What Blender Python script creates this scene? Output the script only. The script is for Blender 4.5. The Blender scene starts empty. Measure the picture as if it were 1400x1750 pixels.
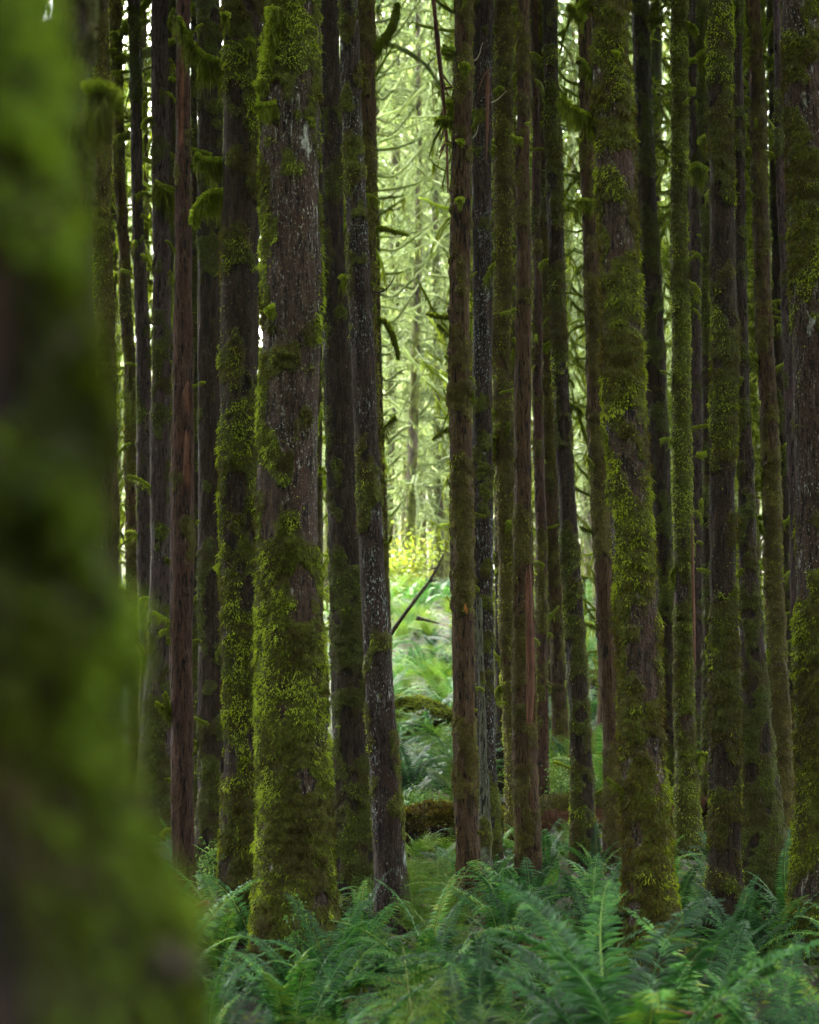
import bpy, math, random
import numpy as np
R = math.radians
rng = np.random.default_rng(7)
random.seed(7)
SC = bpy.context.scene
COL = SC.collection

# ------------------------------------------------------------------ camera
F = 3200.0; CX = 700.0; CY = 875.0; CAM_Z = 1.7
PITCH = math.atan(255.0 / F)
cam_d = bpy.data.cameras.new('camera')
cam = bpy.data.objects.new('camera', cam_d); COL.objects.link(cam)
cam.location = (0, 0, CAM_Z); cam.rotation_euler = (R(90) + PITCH, 0, 0)
cam_d.sensor_fit = 'HORIZONTAL'; cam_d.sensor_width = 24.0; cam_d.lens = F / 1400.0 * 24.0
cam_d.clip_start = 0.05; cam_d.clip_end = 2000
cam_d.dof.use_dof = True; cam_d.dof.focus_distance = 12.5; cam_d.dof.aperture_fstop = 2.9
SC.camera = cam

# ------------------------------------------------------------------ light
SUN_EL, SUN_AZ = 56.0, -28.0          # azimuth measured from +Y (into the picture) towards +X
world = bpy.data.worlds.new('World'); SC.world = world; world.use_nodes = True
wn = world.node_tree; wn.nodes.clear()
sky = wn.nodes.new('ShaderNodeTexSky'); sky.sky_type = 'NISHITA'; sky.sun_disc = False
sky.sun_elevation = R(SUN_EL); sky.sun_rotation = R(SUN_AZ)
sky.air_density = 1.0; sky.dust_density = 6.0; sky.ozone_density = 1.0
hsv = wn.nodes.new('ShaderNodeHueSaturation'); hsv.inputs['Saturation'].default_value = 0.12
bg = wn.nodes.new('ShaderNodeBackground'); bg.inputs[1].default_value = 0.15
wo = wn.nodes.new('ShaderNodeOutputWorld')
wn.links.new(sky.outputs[0], hsv.inputs['Color']); wn.links.new(hsv.outputs[0], bg.inputs[0]); wn.links.new(bg.outputs[0], wo.inputs[0])
sd = bpy.data.lights.new('sun', 'SUN'); sd.energy = 1.5; sd.angle = R(14); sd.color = (1.0, 0.96, 0.86)
sun = bpy.data.objects.new('sun', sd); COL.objects.link(sun)
from mathutils import Vector
sdir = Vector((math.sin(R(SUN_AZ)) * math.cos(R(SUN_EL)), math.cos(R(SUN_AZ)) * math.cos(R(SUN_EL)), math.sin(R(SUN_EL))))
sun.rotation_euler = sdir.to_track_quat('Z', 'Y').to_euler()
SC.view_settings.view_transform = 'Standard'; SC.view_settings.look = 'None'
SC.view_settings.exposure = 4.95; SC.view_settings.gamma = 1.0
cy = SC.cycles
cy.max_bounces = 7; cy.diffuse_bounces = 4; cy.glossy_bounces = 2; cy.transmission_bounces = 4
cy.volume_bounces = 1; cy.transparent_max_bounces = 6
cy.use_adaptive_sampling = True; cy.adaptive_threshold = 0.03
cy.use_denoising = True
cy.sample_clamp_indirect = 6.0

# ------------------------------------------------------------------ helpers
def ray(px, py):
    a = (px - CX) / F; b = (CY - py) / F
    c, s = math.cos(PITCH), math.sin(PITCH)
    return np.array([a, c - b * s, s + b * c])
def at(px, py, D):
    d = ray(px, py); return np.array([0, 0, CAM_Z]) + d * (D / d[1])
def _h(i, j, k, seed):
    n = (i * 374761393 + j * 668265263 + k * 2147483647 + seed * 1274126177) & 0xFFFFFFFF
    n = ((n ^ (n >> 13)) * 1274126177) & 0xFFFFFFFF
    n = ((n ^ (n >> 16)) * 2246822519) & 0xFFFFFFFF
    return (n ^ (n >> 15)).astype(np.float64) / 4294967295.0
def vn(p, seed=0):
    p = np.asarray(p, float); f = np.floor(p); t = p - f; t = t * t * (3 - 2 * t)
    i = f.astype(np.int64); o = 0
    for a in (0, 1):
        wa = t[..., 0] if a else 1 - t[..., 0]
        for b in (0, 1):
            wb = t[..., 1] if b else 1 - t[..., 1]
            for c in (0, 1):
                wc = t[..., 2] if c else 1 - t[..., 2]
                o = o + wa * wb * wc * _h(i[..., 0] + a, i[..., 1] + b, i[..., 2] + c, seed)
    return o
def fbm(p, oct=3, seed=0):
    p = np.asarray(p, float); s = 0; w = 0.5; tot = 0
    for k in range(oct):
        s = s + w * vn(p, seed + k * 17); tot += w; p = p * 2.03; w *= 0.5
    return s / tot
def ss(a, b, x):
    t = np.clip((x - a) / (b - a), 0, 1); return t * t * (3 - 2 * t)

def mk(name, V, Fs, mats, attrs=None, parent=None, smooth=True, midx=None, loc=None):
    """one mesh object from arrays; Fs: list of (n,k) index arrays"""
    V = np.asarray(V, np.float32); me = bpy.data.meshes.new(name)
    Fs = [np.asarray(f, np.int32) for f in Fs if len(f)]
    me.vertices.add(len(V)); me.vertices.foreach_set('co', V.ravel())
    nl = sum(f.size for f in Fs); nf = sum(len(f) for f in Fs)
    me.loops.add(nl); me.polygons.add(nf)
    me.loops.foreach_set('vertex_index', np.concatenate([f.ravel() for f in Fs]))
    tot = np.concatenate([np.full(len(f), f.shape[1], np.int32) for f in Fs])
    st = np.concatenate([[0], np.cumsum(tot)[:-1]]).astype(np.int32)
    me.polygons.foreach_set('loop_start', st)
    me.polygons.foreach_set('use_smooth', np.full(nf, smooth, bool))
    if midx is not None: me.polygons.foreach_set('material_index', np.asarray(midx, np.int32))
    for m in (mats if isinstance(mats, (list, tuple)) else [mats]): me.materials.append(m)
    for k, a in (attrs or {}).items():
        at_ = me.attributes.new(k, 'FLOAT', 'POINT'); at_.data.foreach_set('value', np.asarray(a, np.float32))
    me.update(calc_edges=True)
    return link(me, name, parent, loc)
def link(me, name, parent=None, loc=None):
    o = bpy.data.objects.new(name, me); COL.objects.link(o)
    if parent is not None: o.parent = parent
    if loc is not None: o.location = loc
    return o
def tag(o, label=None, cat=None, group=None, kind=None):
    if label: o['label'] = label
    if cat: o['category'] = cat
    if group: o['group'] = group
    if kind: o['kind'] = kind
    return o
def thing(name, loc, label, cat, group=None, rz=0.0):
    o = bpy.data.objects.new(name, None); COL.objects.link(o); o.location = loc; o.rotation_euler = (0, 0, rz)
    o.empty_display_size = 0.2
    return tag(o, label, cat, group)

def frames(P):
    P = np.asarray(P, float); T = np.gradient(P, axis=0); T /= np.linalg.norm(T, axis=1)[:, None] + 1e-9
    ref = np.array([0.0, 0.0, 1.0]) if abs(T[:, 2]).mean() < 0.8 else np.array([0.0, 1.0, 0.0])
    A = np.cross(T, ref); A /= np.linalg.norm(A, axis=1)[:, None] + 1e-9
    B = np.cross(A, T); return T, A, B          # B is the 'up' side
def tube(P, r, k=6, cap=True):
    P = np.asarray(P, float); n = len(P); r = np.broadcast_to(r, (n,)); T, A, B = frames(P)
    th = np.arange(k) * 2 * np.pi / k
    V = P[:, None] + r[:, None, None] * (np.cos(th)[None, :, None] * A[:, None] + np.sin(th)[None, :, None] * B[:, None])
    V = V.reshape(-1, 3); i = np.arange(n - 1)[:, None] * k; j = np.arange(k)[None]; j2 = (j + 1) % k
    Q = np.stack([i + j, i + j2, i + k + j2, i + k + j], -1).reshape(-1, 4); Tr = np.zeros((0, 3), int)
    if cap:
        V = np.vstack([V, P[:1], P[-1:]]); a = n * k
        Tr = np.concatenate([np.stack([np.full(k, a), (np.arange(k) + 1) % k, np.arange(k)], -1),
                             np.stack([np.full(k, a + 1), (n - 1) * k + np.arange(k), (n - 1) * k + (np.arange(k) + 1) % k], -1)])
    return V, Q, Tr
def spline(pts, n):
    pts = np.asarray(pts, float); m = len(pts)
    if m == 2: t = np.linspace(0, 1, n)[:, None]; return pts[0] * (1 - t) + pts[1] * t
    P = np.vstack([2 * pts[0] - pts[1], pts, 2 * pts[-1] - pts[-2]])
    u = np.linspace(0, m - 1 - 1e-6, n); i = u.astype(int); t = (u - i)[:, None]
    a, b, c, d = P[i], P[i + 1], P[i + 2], P[i + 3]
    return 0.5 * ((2 * b) + (-a + c) * t + (2 * a - 5 * b + 4 * c - d) * t ** 2 + (-a + 3 * b - 3 * c + d) * t ** 3)
class Acc:
    def __init__(s): s.V = []; s.Q = []; s.T = []; s.n = 0; s.a = []; s.mq = []; s.mt = []
    def add(s, V, Q=None, T=None, a=0.5, m=0):
        V = np.asarray(V, float)
        if Q is not None and len(Q): s.Q.append(np.asarray(Q) + s.n); s.mq.append(np.full(len(Q), m))
        if T is not None and len(T): s.T.append(np.asarray(T) + s.n); s.mt.append(np.full(len(T), m))
        s.V.append(V); s.a.append(np.broadcast_to(np.asarray(a, float), (len(V),))); s.n += len(V)
    def make(s, name, mats, parent=None, smooth=True, loc=None):
        Fs = []; mi = []
        if s.Q: Fs.append(np.vstack(s.Q)); mi.append(np.concatenate(s.mq))
        if s.T: Fs.append(np.vstack(s.T)); mi.append(np.concatenate(s.mt))
        return mk(name, np.vstack(s.V), Fs, mats, {'tint': np.concatenate(s.a)}, parent, smooth, np.concatenate(mi), loc)
def blades(P, D, W, L, tint):
    """one folded triangle pair per tuft: P roots, D unit directions, W widths, L lengths"""
    n = len(P); rnd = rng.normal(size=(n, 3)); S = np.cross(D, rnd); S /= np.linalg.norm(S, axis=1)[:, None] + 1e-9
    W = np.broadcast_to(W, (n,))[:, None]; L = np.broadcast_to(L, (n,))[:, None]
    mid = P + D * L * 0.55 + rng.normal(size=(n, 3)) * L * 0.10
    tip = P + D * L + np.array([0, 0, -1.0]) * L * 0.30
    V = np.stack([P - S * W * 0.35, P + S * W * 0.35, mid - S * W * 0.5, mid + S * W * 0.5, tip], 1).reshape(-1, 3)
    b = np.arange(n)[:, None] * 5
    Q = b + np.array([[0, 1, 3, 2]]); T = b + np.array([[2, 3, 4]])
    return V, Q, T, np.repeat(tint, 5)

# ------------------------------------------------------------------ terrain
_py = np.array([-400, -5, 0, 16, 20, 25, 30, 38, 45, 60, 100, 160, 300, 900.0])
_pz = np.array([0, 0, 0, 0.0, 0.05, 0.38, 0.9, 2.0, 3.05, 3.6, 6.0, 17.0, 48.0, 160.0])
def gz(x, y):
    x = np.asarray(x, float); y = np.asarray(y, float)
    p = np.stack([x, y, 0 * x], -1)
    z = np.interp(y, _py, _pz) + (fbm(p * 0.45, 3, 3) - 0.5) * 0.30 * ss(3, 8, y) + (fbm(p * 2.3, 2, 9) - 0.5) * 0.10
    z = z + (fbm(p * 0.12, 2, 5) - 0.5) * 1.4 * ss(24, 45, y)
    return z
def ground_hit(px, py):
    d = ray(px, py); t = 2.0
    while t < 200:
        p = np.array([0, 0, CAM_Z]) + d * t
        if p[2] < gz(p[0], p[1]): return p
        t *= 1.01
    return p

# ------------------------------------------------------------------ materials
def nt(name):
    m = bpy.data.materials.new(name); m.use_nodes = True; t = m.node_tree; t.nodes.clear(); return m, t
def N(t, typ, **kw):
    n = t.nodes.new(typ)
    for k, v in kw.items():
        if k.startswith('i_'):
            key = k[2:]; n.inputs[int(key) if key.isdigit() else key.replace('_', ' ')].default_value = v
        else: setattr(n, k, v)
    return n
def noise(t, vec, scale, detail=3, rough=0.55, dist=0.0):
    n = N(t, 'ShaderNodeTexNoise'); n.inputs['Scale'].default_value = scale; n.inputs['Detail'].default_value = detail
    n.inputs['Roughness'].default_value = rough; n.inputs['Distortion'].default_value = dist
    t.links.new(vec, n.inputs['Vector']); return n.outputs['Fac']
def ramp(t, fac, stops, interp='LINEAR'):
    r = N(t, 'ShaderNodeValToRGB'); r.color_ramp.interpolation = interp; e = r.color_ramp.elements
    while len(e) < len(stops): e.new(0.5)
    for i, (p, c) in enumerate(stops):
        e[i].position = p; e[i].color = (c[0], c[1], c[2], 1) if hasattr(c, '__len__') else (c, c, c, 1)
    t.links.new(fac, r.inputs[0]); return r.outputs[0]
def mixc(t, f, a, b, typ='MIX'):
    m = N(t, 'ShaderNodeMix', data_type='RGBA', blend_type=typ)
    for s, v in ((0, f), (6, a), (7, b)):
        if hasattr(v, 'links') or hasattr(v, 'is_output'): t.links.new(v, m.inputs[s])
        elif s == 0: m.inputs[0].default_value = v
        else: m.inputs[s].default_value = (v[0], v[1], v[2], 1)
    return m.outputs[2]
def mth(t, op, a, b=0.0, clamp=False):
    m = N(t, 'ShaderNodeMath', operation=op, use_clamp=clamp)
    for s, v in ((0, a), (1, b)):
        if hasattr(v, 'is_output'): t.links.new(v, m.inputs[s])
        else: m.inputs[s].default_value = v
    return m.outputs[0]
def objvec(t, sx=1, sy=1, sz=1):
    tc = N(t, 'ShaderNodeTexCoord'); mp = N(t, 'ShaderNodeMapping'); mp.inputs['Scale'].default_value = (sx, sy, sz)
    oi = N(t, 'ShaderNodeObjectInfo')
    ad = N(t, 'ShaderNodeVectorMath', operation='ADD'); sc = N(t, 'ShaderNodeVectorMath', operation='SCALE'); sc.inputs[3].default_value = 37.0
    cb = N(t, 'ShaderNodeCombineXYZ')
    for i in range(3): t.links.new(oi.outputs['Random'], cb.inputs[i])
    t.links.new(cb.outputs[0], sc.inputs[0]); t.links.new(tc.outputs['Object'], mp.inputs[0])
    t.links.new(mp.outputs[0], ad.inputs[0]); t.links.new(sc.outputs[0], ad.inputs[1])
    return ad.outputs[0]

def bark_mat(name, c1, c2, fine=(0.3, 0.27, 0.25), speck=0.62, streak=0.7, mossc=((0.028, 0.034, 0.005), (0.10, 0.12, 0.012)), bleed=0.0, fib=0.5):
    """c1/c2 dark and light bark; speck: threshold of pale lichen dots (higher = fewer); mossc dark/light of the thin moss film"""
    m, t = nt(name)
    v = objvec(t); vs = objvec(t, 1, 1, 0.16); vm = objvec(t, 1, 1, 0.5)
    n1 = noise(t, vs, 38, 5, 0.65); n2 = noise(t, v, 3.2, 3, 0.6); n3 = noise(t, vm, 85, 2, 0.6)
    col = mixc(t, ramp(t, n1, [(0.38, 0), (0.62, 1)]), c1, c2)
    col = mixc(t, ramp(t, noise(t, v, 120, 3, 0.7), [(0.35, 0.75), (0.55, 0)]), col, (c1[0] * 0.4, c1[1] * 0.4, c1[2] * 0.4))
    col = mixc(t, ramp(t, n2, [(0.35, 0), (0.7, 0.6)]), col, (c2[0] * 0.75, c2[1] * 0.55, c2[2] * 0.62))
    crk = ramp(t, noise(t, vs, 70, 2, 0.5), [(0.36, 1), (0.46, 0)])
    col = mixc(t, crk, col, (0.008, 0.006, 0.006))
    # pale lichen specks and streaks
    area = ramp(t, noise(t, vm, 4.0, 4, 0.65), [(0.44, 0), (0.60, 1)])
    sp = ramp(t, noise(t, vm, 95, 4, 0.65), [(speck - 0.02, 0), (speck + 0.09, 1)])
    sk = ramp(t, noise(t, vs, 34, 5, 0.75), [(streak - 0.05, 0), (streak + 0.06, 1)])
    big = ramp(t, noise(t, vm, 9, 5, 0.75), [(streak - 0.04, 0), (streak + 0.06, 0.8)])
    lic = mth(t, 'MAXIMUM', mth(t, 'MULTIPLY', mth(t, 'MAXIMUM', sp, sk), mth(t, 'ADD', mth(t, 'MULTIPLY', area, 0.9), 0.1)), big)
    lcol = mixc(t, noise(t, v, 14, 1), fine, (fine[0] * 0.62, fine[1] * 0.85, fine[2] * 0.7))
    col = mixc(t, lic, col, lcol)
    # moss film, following the moss cover of the mesh
    at_ = N(t, 'ShaderNodeAttribute', attribute_name='moss')
    mf = mth(t, 'ADD', at_.outputs['Fac'], mth(t, 'MULTIPLY', mth(t, 'SUBTRACT', noise(t, v, 22, 4, 0.7), 0.5), 0.9))
    mf = ramp(t, mf, [(0.33 - bleed, 0), (0.58 - bleed, 1)])
    mc = mixc(t, ramp(t, noise(t, v, 46, 3, 0.7), [(0.35, 0), (0.7, 1)]), mossc[0], mossc[1])
    brown = ramp(t, noise(t, v, 6, 3, 0.6), [(0.42, 0), (0.62, 0.8)])
    mc = mixc(t, brown, mc, (0.032, 0.023, 0.007))
    col = mixc(t, mf, col, mc)
    wd = N(t, 'ShaderNodeAttribute', attribute_name='wood')
    wc = mixc(t, ramp(t, n1, [(0.3, 0), (0.7, 1)]), (0.05, 0.018, 0.011), (0.19, 0.08, 0.045))
    wc = mixc(t, ramp(t, n3, [(0.3, 0.5), (0.5, 0)]), wc, (0.02, 0.008, 0.006))
    col = mixc(t, wd.outputs['Fac'], col, wc)
    pb = N(t, 'ShaderNodeBsdfPrincipled'); t.links.new(col, pb.inputs['Base Color']); pb.inputs['Roughness'].default_value = 0.85
    pb.inputs['Specular IOR Level'].default_value = 0.15
    hgt = mth(t, 'ADD', mth(t, 'MULTIPLY', n1, fib), mth(t, 'ADD', mth(t, 'MULTIPLY', n3, 0.5), mth(t, 'MULTIPLY', mf, 0.3)))
    bp = N(t, 'ShaderNodeBump'); bp.inputs['Strength'].default_value = 1.0; bp.inputs['Distance'].default_value = 0.03
    t.links.new(hgt, bp.inputs['Height']); t.links.new(bp.outputs[0], pb.inputs['Normal'])
    o = N(t, 'ShaderNodeOutputMaterial'); t.links.new(pb.outputs[0], o.inputs[0]); return m

def leaf_mat(name, stops, trans=0.4, rough=0.55, spec=0.3, vary=0.25, tcol=1.25, nscale=0.0):
    """colour from the 'tint' of each blade, with per-object variation; thin and translucent"""
    m, t = nt(name)
    a = N(t, 'ShaderNodeAttribute', attribute_name='tint'); oi = N(t, 'ShaderNodeObjectInfo')
    f = mth(t, 'ADD', a.outputs['Fac'], mth(t, 'MULTIPLY', mth(t, 'SUBTRACT', oi.outputs['Random'], 0.5), vary))
    if nscale:
        tc = N(t, 'ShaderNodeTexCoord')
        f = mth(t, 'ADD', f, mth(t, 'MULTIPLY', mth(t, 'SUBTRACT', noise(t, tc.outputs['Object'], nscale, 3), 0.5), 0.7))
    col = ramp(t, f, stops)
    pb = N(t, 'ShaderNodeBsdfPrincipled'); t.links.new(col, pb.inputs['Base Color'])
    pb.inputs['Roughness'].default_value = rough; pb.inputs['Specular IOR Level'].default_value = spec
    tr = N(t, 'ShaderNodeBsdfTranslucent')
    tcn = mixc(t, 1.0, col, (tcol, tcol, tcol * 0.55), 'MULTIPLY'); t.links.new(tcn, tr.inputs[0])
    mx = N(t, 'ShaderNodeMixShader'); mx.inputs[0].default_value = trans
    t.links.new(pb.outputs[0], mx.inputs[1]); t.links.new(tr.outputs[0], mx.inputs[2])
    o = N(t, 'ShaderNodeOutputMaterial'); t.links.new(mx.outputs[0], o.inputs[0]); return m

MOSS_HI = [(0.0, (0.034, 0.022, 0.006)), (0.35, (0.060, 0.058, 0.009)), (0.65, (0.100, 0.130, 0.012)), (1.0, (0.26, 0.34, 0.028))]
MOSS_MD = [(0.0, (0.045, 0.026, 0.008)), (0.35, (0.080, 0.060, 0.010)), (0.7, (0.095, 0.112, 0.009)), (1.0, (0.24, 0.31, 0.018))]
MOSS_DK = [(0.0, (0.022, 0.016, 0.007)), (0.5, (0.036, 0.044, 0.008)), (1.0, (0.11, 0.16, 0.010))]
M = {}
M['moss_bright'] = leaf_mat('moss_bright', MOSS_HI, 0.40, 0.8, 0.1, 0.05)
M['moss_olive'] = leaf_mat('moss_olive', MOSS_MD, 0.40, 0.8, 0.1, 0.1)
M['moss_dark'] = leaf_mat('moss_dark', MOSS_DK, 0.40, 0.8, 0.1, 0.1)
M['moss_limb'] = leaf_mat('moss_limb', [(0, (0.05, 0.055, 0.01)), (0.5, (0.13, 0.17, 0.015)), (1, (0.30, 0.40, 0.035))], 0.45, 0.8, 0.1, 0.15)
M['moss_pale'] = leaf_mat('moss_pale', [(0, (0.075, 0.092, 0.045)), (0.5, (0.19, 0.24, 0.115)), (1, (0.34, 0.41, 0.22))], 0.45, 0.8, 0.1, 0.3, nscale=1.5)  # moss of the far limbs, paled to carry the bright mist in its colour
M['fern'] = leaf_mat('fern_leaf', [(0, (0.007, 0.030, 0.008)), (0.5, (0.024, 0.102, 0.022)), (0.85, (0.085, 0.24, 0.032)), (1, (0.17, 0.25, 0.025))], 0.27, 0.45, 0.24, 0.8, 1.2)
M['lady_fern'] = leaf_mat('pale_fern_leaf', [(0, (0.03, 0.075, 0.010)), (0.6, (0.075, 0.155, 0.016)), (1, (0.17, 0.21, 0.025))], 0.45, 0.5, 0.3, 0.5)
M['needle'] = leaf_mat('needle_leaf', [(0, (0.02, 0.045, 0.012)), (1, (0.05, 0.095, 0.022))], 0.35, 0.6, 0.2, 0.3)
M['needle_far'] = leaf_mat('pale_needle_leaf', [(0, (0.05, 0.09, 0.055)), (1, (0.12, 0.18, 0.10))], 0.45, 0.6, 0.2, 0.3)  # far needles, with the pale mist put into their colour
M['shrub'] = leaf_mat('shrub_leaf', [(0, (0.03, 0.085, 0.02)), (0.6, (0.08, 0.17, 0.03)), (1, (0.2, 0.32, 0.09))], 0.4, 0.55, 0.2, 0.4)
M['maple'] = leaf_mat('maple_leaf', [(0, (0.10, 0.16, 0.02)), (0.7, (0.20, 0.24, 0.025)), (1, (0.34, 0.26, 0.03))], 0.5, 0.5, 0.3, 0.3)
M['cover'] = leaf_mat('cover_leaf', [(0, (0.018, 0.035, 0.008)), (0.6, (0.04, 0.085, 0.012)), (1, (0.13, 0.16, 0.02))], 0.4, 0.5, 0.3, 0.2)
M['twig'] = leaf_mat('twig_bark', [(0, (0.012, 0.010, 0.008)), (1, (0.06, 0.045, 0.03))], 0.0, 0.8, 0.2, 0.1)
M['pale_twig'] = leaf_mat('pale_twig_bark', [(0, (0.25, 0.22, 0.17)), (1, (0.4, 0.36, 0.28))], 0.0, 0.8, 0.2, 0.1)
M['red_wood'] = leaf_mat('red_wood', [(0, (0.035, 0.014, 0.010)), (1, (0.15, 0.072, 0.044))], 0.0, 0.8, 0.2, 0.1, nscale=25)
M['orange_leaf'] = leaf_mat('orange_leaf', [(0, (0.22, 0.08, 0.02)), (1, (0.28, 0.11, 0.03))], 0.3, 0.6, 0.2, 0.1)
B = {}
B['mossy'] = bark_mat('bark_purple_mossy', (0.018, 0.012, 0.008), (0.075, 0.051, 0.034), (0.46, 0.43, 0.41), 0.61, 0.645, ((0.026, 0.030, 0.004), (0.095, 0.115, 0.010)))
B['front'] = bark_mat('bark_very_mossy', (0.012, 0.008, 0.006), (0.05, 0.03, 0.022), (0.2, 0.18, 0.16), 0.70, 0.76, ((0.010, 0.015, 0.003), (0.030, 0.048, 0.006)))
B['speckled'] = bark_mat('bark_dark_speckled', (0.012, 0.008, 0.006), (0.055, 0.038, 0.028), (0.40, 0.41, 0.42), 0.585, 0.655)
B['brown'] = bark_mat('bark_brown_fibrous', (0.030, 0.019, 0.009), (0.095, 0.062, 0.028), (0.30, 0.26, 0.20), 0.68, 0.74, ((0.05, 0.04, 0.01), (0.10, 0.09, 0.018)), 0.0, 0.9)
B['dark'] = bark_mat('bark_dark_mossy', (0.010, 0.007, 0.004), (0.042, 0.030, 0.018), (0.30, 0.30, 0.28), 0.66, 0.72, ((0.020, 0.026, 0.005), (0.065, 0.080, 0.009)))
B['purple'] = bark_mat('bark_purple_grey', (0.028, 0.020, 0.018), (0.088, 0.064, 0.060), (0.40, 0.37, 0.38), 0.64, 0.70, ((0.03, 0.035, 0.01), (0.07, 0.085, 0.015)))
B['red'] = bark_mat('bark_red_brown', (0.028, 0.015, 0.010), (0.095, 0.056, 0.036), (0.34, 0.26, 0.20), 0.67, 0.73, ((0.05, 0.045, 0.01), (0.09, 0.09, 0.015)), 0.0, 0.9)
B['grey'] = bark_mat('bark_lichen_grey', (0.05, 0.055, 0.032), (0.12, 0.14, 0.09), (0.26, 0.28, 0.22), 0.60, 0.66)
B['far'] = bark_mat('bark_pale_mossy', (0.05, 0.045, 0.03), (0.14, 0.12, 0.085), (0.35, 0.34, 0.3), 0.66, 0.72, ((0.06, 0.075, 0.015), (0.15, 0.18, 0.03)))  # far trunks, lightened to hold the misty brightness in the colour
def ground_mat():
    m, t = nt('forest_floor'); v = objvec(t)
    c = mixc(t, ramp(t, noise(t, v, 6, 5, 0.7), [(0.35, 0), (0.65, 1)]), (0.020, 0.013, 0.008), (0.045, 0.030, 0.016))
    c = mixc(t, ramp(t, noise(t, v, 1.6, 4, 0.65), [(0.42, 0), (0.56, 1)]), c, (0.030, 0.048, 0.008))
    c = mixc(t, ramp(t, noise(t, v, 40, 3, 0.7), [(0.55, 0), (0.75, 0.6)]), c, (0.09, 0.055, 0.025))
    pb = N(t, 'ShaderNodeBsdfPrincipled'); t.links.new(c, pb.inputs['Base Color']); pb.inputs['Roughness'].default_value = 0.9
    bp = N(t, 'ShaderNodeBump'); bp.inputs['Strength'].default_value = 1.0; bp.inputs['Distance'].default_value = 0.05
    t.links.new(noise(t, v, 25, 5, 0.7), bp.inputs['Height']); t.links.new(bp.outputs[0], pb.inputs['Normal'])
    o = N(t, 'ShaderNodeOutputMaterial'); t.links.new(pb.outputs[0], o.inputs[0]); return m

# ------------------------------------------------------------------ ground
def build_ground():
    ys = np.concatenate([np.arange(-60, -2, 6), np.arange(-2, 22, 0.16), np.arange(22, 50, 0.4), np.arange(50, 130, 2), np.arange(130, 420, 12)])
    xs = np.concatenate([np.arange(-260, -30, 15), np.arange(-30, -8, 1.0), np.arange(-8, 8, 0.16), np.arange(8, 30, 1.0), np.arange(30, 261, 15)])
    X, Y = np.meshgrid(xs, ys); Z = gz(X, Y); V = np.stack([X, Y, Z], -1).reshape(-1, 3)
    w = len(xs); i = np.arange(len(ys) - 1)[:, None] * w; j = np.arange(w - 1)[None]
    Q = np.stack([i + j, i + j + 1, i + w + j + 1, i + w + j], -1).reshape(-1, 4)
    tag(mk('ground', V, [Q], ground_mat()), kind='structure')
build_ground()

# ------------------------------------------------------------------ moss limb builder
def limb(acc, P, r0, r1, skirt=0.05, n=500, tb=0.6, lump=0.35, m=0, w=0.005, seed=0, flen=0.022):
    """a moss-sleeved limb along P: lumpy tube plus tufts on top and strands hanging below"""
    P = np.asarray(P, float); k = len(P); r = np.linspace(r0, r1, k)
    r = r * (1 + lump * (vn(np.stack([P[:, 0] * 40, P[:, 1] * 40, P[:, 2] * 40 + seed], -1)) - 0.4)); r[-1] *= 0.6
    V, Q, T = tube(P, r, 8); acc.add(V, Q, T, tb * 0.7, m)
    if n <= 0: return
    Tn, A, Bv = frames(P)
    u = rng.uniform(0, k - 1.001, n); i = u.astype(int); f = (u - i)[:, None]
    c = P[i] * (1 - f) + P[i + 1] * f; rr = (r[i] * (1 - f[:, 0]) + r[i + 1] * f[:, 0])
    th = rng.uniform(0, 2 * np.pi, n); rad = np.cos(th)[:, None] * A[i] + np.sin(th)[:, None] * Bv[i]
    root = c + rad * rr[:, None] * 0.85
    down = rad[:, 2] < 0.0
    taper = 1 - 0.5 * (u / (k - 1))
    cl = vn(root * 35, seed)
    L = np.where(down, skirt * taper * rng.uniform(0.2, 1.0, n) * (0.15 + 1.5 * cl ** 1.5), flen * rng.uniform(0.5, 1.2, n))
    D = rad * np.where(down, 0.25, 1.0)[:, None] + np.array([0, 0, 1.0]) * np.where(down, -1.0, 0.15)[:, None] + rng.normal(size=(n, 3)) * np.where(down, 0.22, 0.35)[:, None]
    D /= np.linalg.norm(D, axis=1)[:, None]
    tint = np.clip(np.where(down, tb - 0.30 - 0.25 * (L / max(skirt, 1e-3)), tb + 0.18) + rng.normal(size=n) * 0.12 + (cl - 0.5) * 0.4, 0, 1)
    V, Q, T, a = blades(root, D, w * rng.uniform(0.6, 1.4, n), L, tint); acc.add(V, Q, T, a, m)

STUBS = []
def make_stub_protos():
    for s in range(8):
        acc = Acc(); Lh = 0.09 + 0.05 * (s % 4)
        up = [0.03, -0.01, 0.06, 0.0][s % 4]
        hk = [0.02, -0.05, 0.06, -0.02, 0.08, -0.07, 0.04, 0.0][s]; P = spline([(-0.05, 0, -0.01), (0.02, 0, 0.0), (Lh * 0.6, 0.012, up), (Lh, 0.02 * (s % 3 - 1), up * 0.5 + hk)], 9)
        limb(acc, P, 0.016, 0.012, 0.08 + 0.03 * (s % 3), 320, 0.62, 0.5, 0, 0.006, s * 11)
        o = acc.make('branch_stub', M['moss_limb']); me = o.data; bpy.data.objects.remove(o); STUBS.append(me)
    for s in range(3):                     # bare dead twigs
        acc = Acc(); P = spline([(0, 0, 0), (0.10, 0.02, 0.02 + 0.02 * s), (0.2, 0.0, 0.09), (0.26 + 0.05 * s, -0.02, 0.17)], 9)
        V, Q, T = tube(P, np.linspace(0.004, 0.0015, 9), 5); acc.add(V, Q, T, 0.5)
        o = acc.make('twig', M['twig']); me = o.data; bpy.data.objects.remove(o); STUBS.append(me)
make_stub_protos()

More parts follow.
